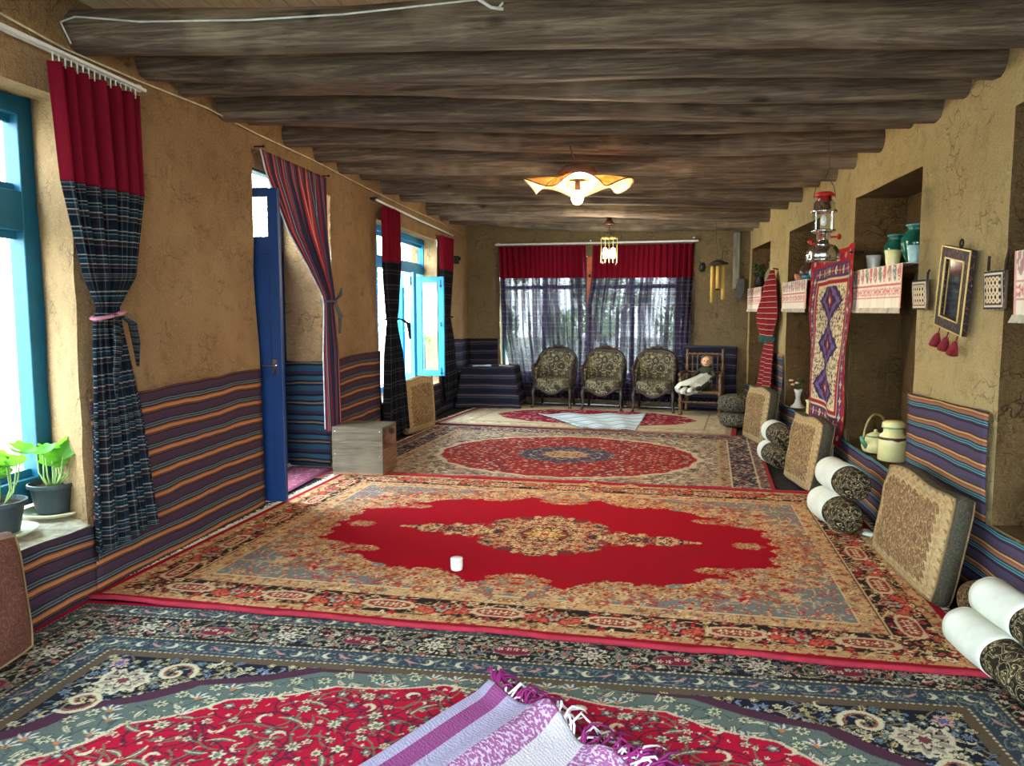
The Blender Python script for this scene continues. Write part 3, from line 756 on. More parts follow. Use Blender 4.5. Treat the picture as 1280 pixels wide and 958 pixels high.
def clump(cx, cy, R1, R2, seed, n=60):
    r = random.Random(seed)
    for _ in range(n):
        th = r.uniform(0, 2 * PI); k = r.random() ** .5; x = cx + R1 * k * math.cos(th); y = cy + R2 * k * math.sin(th)
        if x < -.03 or y < -.03: continue
        ef(x, y, r)
        if r.random() < .35: a.leaf(x, y, .06, .016, r.uniform(0, 6), r.choice([(150, 148, 138), (110, 84, 50)]))
for th in np.linspace(0, PI / 2, 8):
    clump(1.72 * .97 * math.cos(th) ** .87 if th < 1.5 else 0, 1.09 * .97 * math.sin(th) ** .87, .14, .09, int(th * 100), 34)
clump(1.36, .0, .12, .05, 5, 16); clump(1.2, .56, .17, .06, 6, 26); clump(.62, .92, .18, .06, 7, 26); clump(0, .95, .2, .10, 8, 30)
# centre medallion
r5 = random.Random(5); mm = (np.abs(a.X) / 1.08 + (np.abs(a.Y) / .50) ** .9) < 1.0
mm2 = mm & ~((np.abs(a.X) > .42) & (np.abs(a.Y) > .13 - .06 * (np.abs(a.X) - .42) + .04 * np.sin(a.X * 40)))
a.fill(mm2, (150, 84, 54)); a.vines(mm2, .06, 30, .009, GO, .12)
def cf(x, y, r): a.flower(x, y, r.uniform(.02, .036), r.choice((5, 6, 8)), r.choice([GO, GO, (226, 196, 146), OR, (60, 56, 70)]), r.choice([CH, BK, GO]), r.choice([GO2, BK, (120, 60, 40)]), r.uniform(0, 3))
a.scatter(mm2, .046, 31, cf)
a.flower(0, 0, .16, 8, (206, 160, 90), (222, 180, 110), BK, 0, 1.1); a.flower(0, 0, .09, 8, (226, 190, 130), OR, (110, 60, 40))
a.band(0, .045, (156, 22, 40))
ROT2 = -.066
t = thing('carpet', 'big cherry red Persian carpet with a gold flowered centre, middle of the room', 'carpet', (-.55, 5.27, .018), ROT2)
def z2(X, Y):
    fold = .022 * np.exp(-((Y - 1.64) / .04) ** 2) * (np.exp(-((X - .15) / .07) ** 2) + np.exp(-((X - .5) / .05) ** 2) * .8)
    return .012 + fold + .005 * np.exp(-((Y + 1.63) / .05) ** 2) * (.5 + .5 * vnoise(X * 2.3, 0, 0, 8)) + .002 * vnoise(X * 2, Y * 2, 0, 4)
carpet_mesh('pile', a, np.linspace(-2.275, 2.275, 560), np.linspace(-1.675, 1.675, 410), z2, PILE, t)
fringe('fringe', (-2.275, -1.66, 0), (-2.275, 1.66, 0), (-1, 0, 0), .075, FRINGE, t, 260, seed=4, r=.004)
fringe('fringe', (2.275, -1.66, 0), (2.275, 1.66, 0), (1, 0, 0), .05, FRINGE, t, 130, seed=5, r=.004)
SELV = plain('red_selvedge', (140, 26, 46), .9)
for y in (-1.685, 1.685): rim = MB(); rim.tube([(-2.28 + 4.56 * k / 60, y + .004 * math.sin(k * .7), .010 + .006 * (math.sin(k * .45) > .6)) for k in range(61)], .014, 6); rim.build('selvedge', SELV, t, smooth=True)

# --- carpet 3: red oval medallion with navy border
a = Art(2.1, 1.75, .012, (176, 152, 122)); a.setD()
def band3(d0, d1, base, sp, seed, cols, out, sz):
    mm = (a.D > d0) & (a.D < d1); a.fill(mm, base); a.vines(mm, sp * 1.4, seed, .012, (186, 170, 140), .14); small_flowers(a, mm, sp, seed + 1, cols, out, sz)
CRM = (204, 188, 156)
band3(.04, .13, (110, 88, 84), .06, 41, [CRM, (60, 56, 70), (160, 70, 60)], (60, 50, 60), (.018, .026))
band3(.14, .36, (50, 48, 62), .07, 43, [CRM, (150, 110, 100), (120, 120, 120), (170, 84, 70)], (44, 40, 52), (.024, .036))
band3(.37, .46, (150, 120, 88), .05, 45, [CRM, (90, 70, 70), (170, 90, 70)], (110, 84, 70), (.016, .024))
a.band(.13, .14, CRM); a.band(.36, .37, CRM); a.band(.46, .48, (176, 144, 96))
F = a.D > .48; a.fill(F, (172, 152, 124)); a.vines(F, .09, 47, .014, (90, 84, 84), .18)
small_flowers(a, F, .062, 48, [CRM, (226, 212, 180), (84, 74, 80), (180, 110, 90)], (110, 96, 90), (.02, .034))
q = ((np.abs(a.X) / 1.42) ** 2 + (np.abs(a.Y) / 1.18) ** 2) ** .5 + .03 * np.abs(np.sin(np.arctan2(a.Y, a.X) * 11))
a.fill(F & (q < 1.04), CRM); a.fill(F & (q < 1.0), (158, 46, 42)); m = F & (q < .98)
a.vines(m, .1, 49, .012, (96, 44, 50), .2); small_flowers(a, m, .075, 50, [CRM, (206, 160, 130), (206, 110, 80), (80, 70, 84), (200, 190, 170)], (130, 44, 44), (.016, .032))
q = ((np.abs(a.X) / .56) ** 2 + (np.abs(a.Y) / .48) ** 2) ** .5 + .07 * np.abs(np.sin(np.arctan2(a.Y, a.X) * 8))
a.fill(q < 1.0, (70, 66, 84)); small_flowers(a, q < .98, .06, 51, [CRM, (150, 120, 110), (110, 110, 130)], (50, 44, 60), (.018, .03)); a.fill(q < .48, (190, 150, 110)); small_flowers(a, q < .46, .05, 52, [(158, 46, 42), CRM, (80, 66, 70)], (120, 70, 60), (.014, .024))
a.band(0, .04, (150, 52, 52))
t = thing('carpet', 'carpet with a red oval field and navy border lying beyond the big red carpet', 'carpet', (-.64, 8.36, .008), -.105)
carpet_mesh('pile', a, np.linspace(-2.1, 2.1, 300), np.linspace(-1.75, 1.75, 260), lambda X, Y: .012 + .002 * vnoise(X * 2, Y * 2, 0, 4), PILE, t)
fringe('fringe', (-2.1, -1.3, 0), (-2.1, 1.74, 0), (-1, 0, 0), .06, FRINGE, t, 120, seed=6)

# --- carpet 4: beige with crimson oval
a = Art(2.05, 1.25, .016, (176, 160, 130)); a.setD()
a.band(.05, .14, (150, 132, 108)); a.band(.16, .40, (188, 170, 138)); a.band(.40, .43, (120, 104, 88)); 
small_flowers(a, (a.D > .17) & (a.D < .39), .09, 61, [(150, 130, 104), (206, 194, 164), (140, 110, 96)], (160, 144, 116), (.024, .034))
a.fill(a.D > .43, (184, 168, 136))
q = ((np.abs(a.X) / 1.5) ** 2 + (np.abs(a.Y) / .8) ** 2) ** .5 + .04 * np.abs(np.sin(np.arctan2(a.Y, a.X) * 9))
a.fill(q < 1.0, (126, 20, 44)); small_flowers(a, q < .98, .085, 63, [(206, 180, 160), (180, 70, 90), (60, 30, 50), (200, 120, 120)], (96, 20, 40), (.024, .04))
a.band(0, .05, (140, 44, 50))
t = thing('carpet', 'pale beige carpet with a crimson flowered oval in front of the armchairs', 'carpet', (-.46, 11.42, .006), -.15)
carpet_mesh('pile', a, np.linspace(-2.05, 2.05, 230), np.linspace(-1.25, 1.25, 150), lambda X, Y: .010 + .001 * vnoise(X * 2, Y * 2, 0, 4), PILE, t)
fringe('fringe', (-2.05, -1.2, 0), (-2.05, 1.24, 0), (-1, 0, 0), .07, FRINGE, t, 90, seed=7)

# --- small rug in the doorway
a = Art(.45, .75, .012, (150, 84, 100)); a.setD(); a.band(.03, .1, (110, 60, 80)); small_flowers(a, a.D > .12, .05, 70, [(190, 150, 160), (120, 60, 80), (100, 90, 120)], (120, 70, 90), (.014, .022))
t = thing('rug', 'small faded pink rug on the floor inside the door passage', 'rug', (-3.33, 6.66, .002), 0)
carpet_mesh('pile', a, np.linspace(-.4, .4, 60), np.linspace(-.72, .72, 90), lambda X, Y: .008 + 0 * X, PILE, t)

# --- pale blue rag runner on the beige carpet
rag = NT('rag_runner_cloth', .95, .1); uv = rag.n('SeparateXYZ', Vector=rag.tc.outputs['UV'])
c = stripes(rag, uv.outputs[1], .34, [(.3, (150, 164, 172)), (.08, (96, 116, 132)), (.2, (190, 200, 202)), (.06, (140, 150, 150)), (.2, (160, 178, 190)), (.16, (200, 204, 200))]); rag.color(c)
rag.bump(rag.noise(rag.mapping('UV', scale=(30, 90, 1)), 1, 2).outputs[0], .5, .01)
t = thing('rag_runner', 'pale blue and white rag runner lying on the beige carpet by the armchairs', 'rug', (-.4, 11.0, .02))
q4 = [Vector(p) for p in ((-.58, 10.25, 0), (.14, 10.18, 0), (.32, 11.75, 0), (-1.32, 11.6, 0))]
m = MB(); m.grid(lambda u, v: (q4[0].lerp(q4[1], u)).lerp(q4[3].lerp(q4[2], u), v) + Vector((0, 0, .028 + .012 * math.sin(u * 17 + v * 3))), 40, 40, lambda u, v: (u * 1.1, v * 1.6))
m.build('woven_cloth', rag.m, t, smooth=True, world=True, solid=.008)
fringe('fringe', (-.18, -.76, 0), (.54, -.82, 0), (0, -1, 0), .08, FRINGE_W, t, 50, seed=9, z=.012)

# --- magenta and white rag rug in the foreground
rg = NT('magenta_white_rag_weave', .95, .1); uv = rg.n('SeparateXYZ', Vector=rg.tc.outputs['UV'])
MG, MG2, LV, WH = (136, 36, 108), (150, 72, 126), (170, 162, 190), (204, 198, 202)
st = [(0, LV), (.05, MG), (.13, LV), (.25, MG2), (.36, WH), (.53, MG2), (.70, WH), (.80, MG2), (.93, WH)]
c = rg.ramp(uv.outputs[0], st, 'CONSTANT')
wv = rg.n('TexBrick', {'offset': .5}, Vector=rg.mapping('UV', scale=(75, 48, 1)), Scale=1.0, Color1=(1, 1, 1, 1), Color2=(1, 1, 1, 1), Mortar=(0, 0, 0, 1), Mortar_Size=.18, Brick_Width=1.0, Row_Height=.5)
isM = rg.ramp(uv.outputs[0], [(0, 0.), (.25, 1.), (.36, 0.), (.53, 1.), (.70, 0.), (.80, 1.), (.93, 0.)], 'CONSTANT')
nz = rg.noise(rg.mapping('UV', scale=(60, 110, 1)), 1, 1)
c = rg.mix(c, (206, 190, 210), rg.math('MULTIPLY', isM, rg.ramp(nz.outputs[0], [(.5, 0.), (.56, .85)])))
c = rg.mix(c, (118, 108, 128), rg.math('MULTIPLY', wv.outputs['Fac'], .35)); rg.color(c)
rg.bump(rg.math('SUBTRACT', rg.math('MULTIPLY', nz.outputs[0], .6), wv.outputs['Fac']), .8, .012)
t = thing('rag_rug', 'magenta, lilac and white striped rag rug with tangled fringe, front centre', 'rug', (-.54, 3.03, .02))
e1 = Vector((.70, -.66, 0)); e2 = Vector((-.49, -.87, 0))
def ragp(u, v):
    p = e1 * (u * 1.15) + e2 * (v * 1.3)
    z = .022 + .028 * math.exp(-((u - .30 + .06 * math.sin(v * 3)) / .05) ** 2) + .022 * math.exp(-((u - .62) / .06) ** 2) + .035 * math.exp(-(v / .05) ** 2) * (.6 + .4 * math.sin(u * 23)) + .006 * math.sin(v * 9 + u * 5)
    p += e2 * (.03 * math.sin(u * 14) * math.exp(-v * 6)); return p + Vector((0, 0, z))
m = MB(); m.grid(ragp, 110, 110, lambda u, v: (u, v)); m.build('woven_cloth', rg.m, t, smooth=True, solid=.012)
for nm, mt_, sd, ranges in (('fringe', FRINGE_M, 1, ((.0, .11), (.15, .24), (.5, .78), (.85, 1.0))), ('fringe', FRINGE_W, 2, ((.1, .16), (.34, .52), (.62, .85)))):
    m = MB(); rr = random.Random(sd)
    for a0, a1 in ranges:
        for k in range(int((a1 - a0) * (150 if sd == 1 else 70))):
            u = rr.uniform(a0, a1); p = ragp(u, 0); d = (-e2 + e1 * rr.uniform(-.5, .9)).normalized(); pts = [p]; L = rr.uniform(.08, .19) * (.7 + u * .6)
            lift = rr.uniform(0, .05)
            for i in range(5):
                d = (d + e1 * rr.uniform(-.55, .55) - e2 * rr.uniform(-.3, .2)).normalized(); p = p + d * L / 5
                p.z = .016 + max(0, lift * math.sin(PI * (i + 1) / 5)) + rr.uniform(0, .018) + (.02 if i < 2 else 0); pts.append(p.copy())
            m.tube(pts, [.0045, .0045, .005, .0045, .004, .002], 5)
    f = m.build(nm, mt_, t, smooth=True); f['kind'] = 'stuff'; f['label'] = 'magenta knotted fringe' if sd == 1 else 'white loose fringe'

# --- striped wall textiles
def textile_strip(label, P, W, h0, h1, mat, group=None, seed=0, gapn=1):
    # P(s) -> point on the wall at s in 0..1 ; W wall-normal pointing into the room
    L = (Vector(P(1)) - Vector(P(0))).length; nu = max(8, int(L / .06)); nvv = max(4, int((h1 - h0) / .06))
    m = MB(); Wn = Vector(W).normalized()
    def f(u, v):
        p = Vector(P(u)); z = lerp(h0, h1, v)
        sag = .018 * float(vnoise(u * L * 1.9, seed, 0, 3)) * v
        return p + Wn * (.03 + .012 * float(vnoise(u * L * 2.2, z * 2.5, seed, 6))) + Vector((0, 0, z + sag))
    m.grid(f, nu, nvv, lambda u, v: (u * L, lerp(h0, h1, v)))
    o = m.build('wall_textile', mat, smooth=True, solid=.004); return tag(o, label, 'wall hanging', group)
PL = lambda y0, y1: (lambda u: (XL(lerp(y0, y1, u)), lerp(y0, y1, u), 0))
PR = lambda y0, y1: (lambda u: (XR(lerp(y0, y1, u)), lerp(y0, y1, u), 0))
textile_strip('orange and plum striped textile covering the wall between near window and blue door', PL(3.8, 5.76), (1, 0, 0), .0, 1.13, TX_L, seed=1)
textile_strip('dark striped textile below the sill with the potted plants', PL(2.3, 3.82), (1, 0, 0), .0, .42, TX_L, seed=2)
textile_strip('teal striped textile covering the far jamb of the door passage', lambda u: (lerp(-3.48, -2.93, u), lerp(7.39, 7.34, u), 0), (0, -1, 0), .03, 1.1, TX_T, seed=3)
textile_strip('orange and plum striped textile on the wall behind the wooden box', PL(7.38, 8.68), (1, 0, 0), .0, 1.13, TX_L, seed=4)
textile_strip('dark striped textile below the far left window', PL(8.7, 11.45), (1, 0, 0), .0, .5, TX_D, seed=5)
textile_strip('dark striped textile on the left wall beyond the far window', PL(11.5, 13.45), (1, 0, 0), .0, 1.12, TX_D, seed=6)
textile_strip('dark striped textile on the back wall behind the draped table', lambda u: (lerp(-2.78, -2.23, u), YB(lerp(-2.78, -2.23, u)), 0), (0, -1, 0), 0, 1.11, TX_D, seed=7)
textile_strip('dark striped textile on the back wall behind the spindle armchair', lambda u: (lerp(.92, 1.72, u), lerp(12.7, 12.43, u), 0), (0, -1, 0), 0, 1.03, TX_D, seed=8)
textile_strip('blue and orange striped textile running below all the niches', PR(2.6, 12.4), (-1, 0, 0), 0, .47, TX_R, seed=9)
textile_strip('purple, teal and orange striped textile under the framed mirror', PR(4.32, 5.50), (-1, 0, 0), .44, 1.06, TX_R, seed=10)
textile_strip('blue striped textile behind the hanging narrow carpet', PR(7.0, 8.14), (-1, 0, 0), .46, 1.05, TX_R, seed=11)
textile_strip('blue striped textile behind the hanging red striped cloth', PR(9.6, 10.7), (-1, 0, 0), .46, 1.05, TX_R, seed=12)

# ------------------------------------------------------------------ windows, door
def window_frame(name, x, y0, y1, z0, z1, posts, ztr, mat, openbays=(), w=.09, d=.08):
    r = thing(name, None, None, (x, y0, z0)); r['kind'] = 'structure'
    m = MB()
    for y in (y0, *posts, y1): m.box((x, y + (w / 2 if y == y0 else -w / 2 if y == y1 else 0), (z0 + z1) / 2), (d, w, z1 - z0))
    m.build('post', mat, r, world=True, bevel=.006)
    m = MB()
    for z in (z0 + w / 2, z1 - w / 2, ztr): m.box((x + .003, (y0 + y1) / 2, z), (d - .012, y1 - y0 - .004, w if z != ztr else w * 1.5))
    m.build('rail', mat, r, world=True, bevel=.006)
    ys = [y0, *posts, y1]
    for i in range(len(ys) - 1):
        for (a, b, lowr) in ((ztr + w * .75, z1 - w, False), (z0 + w, ztr - w * .75, True)):
            if lowr and i in openbays: continue
            ya, yb = ys[i] + w * .5, ys[i + 1] - w * .5; s_ = .045
            f = MB()
            for y in (ya + s_ / 2, yb - s_ / 2): f.box((x - .015, y, (a + b) / 2), (.035, s_, b - a))
            for z in (a + s_ / 2, b - s_ / 2): f.box((x - .015, (ya + yb) / 2, z), (.03, yb - ya, s_))
            sash = f.build('sash', mat, r, world=True, bevel=.004)
            p = MB(); p.box((x - .02, (ya + yb) / 2, (a + b) / 2), (.005, yb - ya - .01, b - a - .01)); p.build('pane', GLASS, r, world=True)
    return r
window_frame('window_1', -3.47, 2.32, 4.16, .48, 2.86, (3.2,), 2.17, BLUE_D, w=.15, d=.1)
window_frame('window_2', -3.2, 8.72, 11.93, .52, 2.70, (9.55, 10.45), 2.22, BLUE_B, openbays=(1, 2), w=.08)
window_frame('window_added_left', -3.47, -.9, 1.5, .48, 2.7, (.3,), 2.1, BLUE_D, w=.12)  # unseen window behind the camera, added to bring in daylight
w5 = window_frame('window_added_right', 2.38, -1.6, 1.6, .5, 2.6, (-.5, .5), 2.0, BLUE_D, w=.1)  # unseen window behind the camera, added to brighten the left wall
# back window: posts along x
r = thing('window_3', None, None, (-.66, YB(-.66) + .35, .45)); r['kind'] = 'structure'
def bx_(m, x, z, sx, sz, dy=.3, t=.07): m.box((x, YB(x) + dy, z), (sx, t, sz), rot=(0, 0, math.atan2(YB_R - YB_L, 4.69)))
m = MB()
for x in (-2.17, -1.42, -.66, .1, .85): bx_(m, x, 1.475, .07, 2.05)
m.build('post', plain('back_window_teal', (60, 110, 120), .5), r, world=True, bevel=.005)
m = MB()
for z in (.48, 2.0, 2.47): bx_(m, -.66, z, 3.05, .07, t=.06)
m.build('rail', plain('back_window_teal_rail', (60, 110, 120), .5), r, world=True, bevel=.005)
m = MB(); bx_(m, -.66, 1.475, 3.03, 1.98, t=.005); m.build('pane', GLASS, r, world=True)
# painted centre post seen in the gap of the curtains
o = MB(); bx_(o, -.62, 1.5, .085, 2.0, dy=.06, t=.04); o.build('centre_post', ORANGE, r, world=True, bevel=.004)
o = MB(); bx_(o, -.62, 2.18, .04, .05, dy=.035, t=.01); o.build('latch_plate', IRON, r, world=True)

# open sashes of window 2
def sash(label, h, f, z0, z1, w=.075):
    h, f = Vector((*h, 0)), Vector((*f, 0)); L = (f - h).length; rz = math.atan2(f.y - h.y, f.x - h.x)
    r = thing('window_sash', label, 'window sash', (h.x, h.y, z0), rz, 'open casement sashes of the far left window')
    H = z1 - z0; m = MB()
    m.box((w / 2, 0, H / 2), (w, .04, H)); m.box((L - w / 2, 0, H / 2), (w, .04, H)); m.box((L / 2, 0, w / 2), (L - 2 * w, .038, w)); m.box((L / 2, 0, H - w / 2), (L - 2 * w, .038, w))
    m.build('sash_frame', BLUE_B, r, bevel=.005)
    p = MB(); p.box((L / 2, 0, H / 2), (L - 2 * w + .01, .004, H - 2 * w + .01)); p.build('pane', GLASS, r)
    for zz, nm in ((H - .12, 'bolt'), (.06, 'bolt')):
        b = MB(); b.tube([(L - w / 2, -.026, zz - .05), (L - w / 2, -.026, zz + .07)], .006); b.box((L - w / 2, -.024, zz - .02), (.03, .01, .03)); b.build(nm, IRON, r)
    b = MB(); b.tube([(L - w / 2, -.02, H * .54), (L - w / 2, -.045, H * .54), (L - w / 2 + .01, -.05, H * .54 - .05)], .007); b.ball((L - w / 2 + .01, -.05, H * .54 - .05), .012); b.build('handle', IRON, r)
    return r
sash('bright blue open casement nearer the camera, standing edge-on beside the dark curtain', (-3.13, 10.42), (-2.73, 9.80), .57, 2.10, .19)
sash('bright blue open casement with a clear pane, swung into the room toward the far curtain', (-3.16, 11.42), (-2.72, 11.38), .61, 2.11, .09)

# door leaf standing open at right angles to the wall
r = thing('door_1', None, None, (-3.46, 5.86, .04)); r['kind'] = 'structure'
LZ = 2.53; m = MB()
for x, w in ((-3.42, .09), (-2.785, .09)): m.box((x, 5.87, .04 + LZ / 2), (w, .045, LZ))
for z, hh in ((.04 + .06, .12), (1.0, .1), (2.12, .14), (2.54, .07)): m.box((-3.1, 5.87, z), (.56, .043, hh))
m.build('door_frame', NAVY, r, world=True, bevel=.004)
m = MB(); m.box((-3.1, 5.875, .55), (.6, .02, .8)); m.box((-3.1, 5.875, 1.55), (.6, .02, 1.02)); m.build('door_panel', NAVY, r, world=True, bevel=.004)
m = MB(); m.box((-3.1, 5.87, 2.35), (.58, .005, .33)); m.build('pane', GLASS, r, world=True)
m = MB(); m.tube([(-2.80, 5.845, 1.16), (-2.80, 5.80, 1.16), (-2.88, 5.79, 1.16)], .008); m.box((-2.80, 5.842, 1.15), (.035, .008, .12)); m.build('handle', CHROME, r, world=True)
r = thing('door_added_leaf', None, None, (-3.49, 7.33, .04)); r['kind'] = 'structure'  # closed leaf added out of view, to cut the daylight entering the passage
m = MB()
for y, w in ((6.70, .09), (7.29, .09)): m.box((-3.49, y, 1.08), (.045, w, 2.08))
for z, hh in ((.1, .12), (1.0, .1), (2.06, .12)): m.box((-3.49, 6.995, z), (.043, .5, hh))
m.build('door_frame', NAVY, r, world=True, bevel=.004)
m = MB(); m.box((-3.495, 6.995, 1.08), (.02, .52, 1.9)); m.build('door_panel', NAVY, r, world=True)
m = MB(); m.box((-3.49, 6.6, 2.5), (.005, 1.4, .74)); m.build('pane', GLASS, r, world=True)
for z in (2.14, 2.93): m = MB(); m.box((-3.46, 6.6, z), (.1, 1.56, .08)); tag(m.build('trim_3', NAVY, bevel=.005), kind='structure')
for y, w in ((5.82, .07), (7.36, .06)): m = MB(); m.box((-3.46, y, 1.48), (.1, w, 2.96)); tag(m.build('trim_3', NAVY, bevel=.005), kind='structure')
m = MB(); m.box((-3.46, 6.6, .02), (.14, 1.6, .05)); tag(m.build('trim_4', WHITE_R, bevel=.005), kind='structure')

# ------------------------------------------------------------------ curtains
def curtain(name, label, keys, vlist, np_, amp0, mats, cw, group=None, nu=120, seed=0, phase=.0, redv=None):
    # keys: (v, left point, right point, amplitude); v = metres of cloth below the rail
    r = thing(name, label, 'curtain', keys[0][1]); r['group'] = group if group else 'curtains'
    if not group: del r['group']
    n0 = (Vector(keys[0][2]) - Vector(keys[0][1])); nrm = Vector((n0.y, -n0.x, 0)).normalized()
    if nrm.x < 0 and abs(nrm.x) > .5: nrm = -nrm
    if abs(nrm.y) > .5 and nrm.y > 0: nrm = -nrm
    vmax = keys[-1][0]
    def at(v):
        for k0, k1 in zip(keys, keys[1:]):
            if v <= k1[0] + 1e-9:
                t = (v - k0[0]) / (k1[0] - k0[0]); t2 = t if k1[0] - k0[0] < .12 else lerp(t, sm(t), .75)
                return Vector(k0[1]).lerp(Vector(k1[1]), t2), Vector(k0[2]).lerp(Vector(k1[2]), t2), lerp(k0[3], k1[3], t2)
        return Vector(keys[-1][1]), Vector(keys[-1][2]), keys[-1][3]
    rr = random.Random(seed); ph = [rr.uniform(0, 6) for _ in range(3)]
    def pt(u, v):
        L, Rr, am = at(v)
        uu = u + .018 * math.sin(u * 9 + ph[0] + v * .8)
        p = L.lerp(Rr, u)
        w = math.sin(2 * PI * np_ * uu + phase) + .35 * math.sin(2 * PI * np_ * 2.1 * uu + ph[1] + v)
        am2 = am * (.75 + .25 * math.sin(u * 7 + ph[2] + v * 1.3))
        return p + nrm * (w * am2)
    def piece(nm, v0, v1, mat):
        nv = max(6, int((v1 - v0) / .035)); m = MB()
        m.grid(lambda u, t: pt(u, lerp(v0, v1, t)), nu, nv, lambda u, t: (u * cw, lerp(v0, v1, t)))
        return m.build(nm, mat, r, smooth=True, world=True, solid=.003)
    if redv: piece('top_band', 0, redv, RED_F)
    piece('panel', redv or 0, vmax, mats)
    return r, pt
def tie(r, c, rx, ry, z, mat, tails=None, tilt=0):
    m = MB(); m.tube([(c[0] + rx * math.cos(a), c[1] + ry * math.sin(a), z + tilt * math.sin(a)) for a in [2 * PI * k / 16 for k in range(17)]], .022, 8, flat=.5)
    m.build('tie_back', mat, r, smooth=True, world=True)
    if tails:
        m = MB()
        for pts, ra in tails: m.tube(pts, ra, 7, flat=.4)
        m.build('tie_tail', mat, r, smooth=True, world=True)
c1x = -2.86
r, _ = curtain('curtain', 'tall crimson-topped teal plaid curtain tied back beside the near left window', [
    (0, (c1x, 3.59, 2.85), (c1x, 4.29, 2.86), .035),
    (.58, (c1x, 3.64, 2.27), (c1x, 4.30, 2.28), .04),
    (1.1, (c1x, 3.76, 1.78), (c1x, 4.19, 1.8), .035),
    (1.25, (c1x, 3.84, 1.62), (c1x, 4.03, 1.62), .022),
    (1.36, (c1x, 3.80, 1.52), (c1x, 4.05, 1.52), .026),
    (1.9, (c1x, 3.76, .98), (c1x, 4.20, 1.0), .04),
    (2.62, (c1x, 3.73, .26), (c1x, 4.33, .30), .045)], None, 6, .03, PLAID1, 1.5, redv=.58, nu=150)
PINK = plain('pink_ribbon', (176, 110, 130), .8)
tie(r, (c1x, 3.93), .05, .105, 1.58, PINK, tilt=.02)
m = MB(); m.tube([(c1x + .06, 3.91, 1.58), (c1x + .09, 3.88, 1.42), (c1x + .08, 3.86, 1.25), (c1x + .07, 3.87, 1.12)], [.02, .035, .028, .012], 7, flat=.35); m.tube([(c1x + .06, 3.97, 1.57), (c1x + .07, 4.04, 1.53), (c1x + .06, 4.08, 1.42), (c1x + .05, 4.1, 1.28)], [.02, .03, .028, .01], 7, flat=.35); m.build('tie_bow', PLAID1, r, smooth=True, world=True)
t = thing('curtain_rail', 'white double curtain rail above the near left window', 'curtain rail', (-2.9, 3.4, 2.9))
for k, dx in enumerate((0, .035)):
    m = MB(); m.box((-2.88 + dx, 3.17, 2.905), (.016, 2.35, .016)); m.build('track', WHITE_R, t, world=True)
for y in (2.4, 3.2, 4.3): m = MB(); m.box((-2.89, y, 2.92), (.08, .03, .012)); m.build('bracket', WHITE_R, t, world=True)
m = MB()
for k in range(16): m.tube([(-2.86, 3.61 + k * .044, 2.895), (-2.86, 3.61 + k * .044, 2.84)], .004, 5)
m.build('curtain_hook', WHITE_R, t, world=True)['kind'] = 'stuff'
# door curtain: a striped cloth nailed at two corners and knotted
dx = -2.84
r, dpt = curtain('door_curtain', 'red and grey striped cloth nailed over the door and knotted aside', [
    (0, (dx, 5.79, 2.86), (dx, 7.13, 2.86), .004),
    (.12, (dx, 5.86, 2.70), (dx, 7.14, 2.72), .012),
    (.55, (dx, 6.23, 2.28), (dx, 7.17, 2.30), .03),
    (.95, (dx, 6.65, 1.98), (dx, 7.23, 1.98), .03),
    (1.22, (dx, 6.96, 1.74), (dx, 7.29, 1.74), .022),
    (1.32, (dx, 6.99, 1.64), (dx, 7.23, 1.64), .02),
    (1.7, (dx, 6.95, 1.2), (dx, 7.35, 1.2), .03),
    (2.5, (dx, 6.97, .45), (dx, 7.37, .36), .03)], None, 6, .03, VSTRIPE, 1.15, nu=120, seed=3)
m = MB(); m.tube([dpt(0, v / 30 * 2.45) for v in range(31)], .012, 6, flat=.5); m.build('pale_hem', plain('pale_hem', (170, 172, 180), .9), r, smooth=True, world=True)
GREYC = plain('grey_knot_cloth', (70, 72, 80), .9)
tie(r, (dx, 7.11), .055, .12, 1.69, GREYC, [([(dx + .05, 7.16, 1.7), (dx + .08, 7.22, 1.75), (dx + .08, 7.25, 1.82)], [.02, .026, .01]), ([(dx + .05, 7.15, 1.68), (dx + .08, 7.2, 1.55), (dx + .07, 7.2, 1.38)], [.025, .04, .02])])
for y in (5.80, 7.14): m = MB(); m.tube([(dx - .06, y, 2.88), (dx + .02, y, 2.88)], .006); m.ball((dx + .02, y, 2.88), .011); m.build('nail', IRON, r, world=True)
# far-left window curtains
c2 = -2.76
r, _ = curtain('curtain', 'narrow crimson-topped dark plaid curtain tied at its waist, near side of the far left window', [
    (0, (c2, 8.58, 2.78), (c2, 9.24, 2.80), .05), (.62, (c2, 8.60, 2.18), (c2, 9.24, 2.2), .05), (1.15, (c2, 8.69, 1.6), (c2, 9.12, 1.6), .04),
    (1.3, (c2, 8.74, 1.47), (c2, 9.04, 1.47), .035), (1.7, (c2, 8.66, 1.1), (c2, 9.24, 1.1), .05), (2.65, (c2, 8.52, .12), (c2, 9.46, .12), .06)], None, 5, .03, PLAID2, 1.4, redv=.66, seed=5)
tie(r, (c2, 8.89), .07, .17, 1.5, PLAID2, [([(c2 + .06, 9.04, 1.5), (c2 + .1, 9.24, 1.44), (c2 + .1, 9.3, 1.25)], [.02, .03, .015])])
r, _ = curtain('curtain', 'crimson-topped dark plaid curtain on the far side of the far left window', [
    (0, (c2, 11.35, 2.72), (c2, 12.2, 2.74), .04), (.55, (c2, 11.4, 2.2), (c2, 12.15, 2.2), .05), (1.2, (c2, 11.5, 1.5), (c2, 11.95, 1.5), .035),
    (1.6, (c2, 11.45, 1.15), (c2, 12.2, 1.15), .05), (2.5, (c2, 11.5, .2), (c2, 12.5, .2), .05)], None, 5, .03, PLAID2, 1.4, redv=.5, seed=6)
tie(r, (c2, 11.72), .07, .22, 1.5, PLAID2)
t = thing('curtain_rail', 'thin pale curtain rod over the far left window', 'curtain rail', (-2.8, 10.5, 2.8))
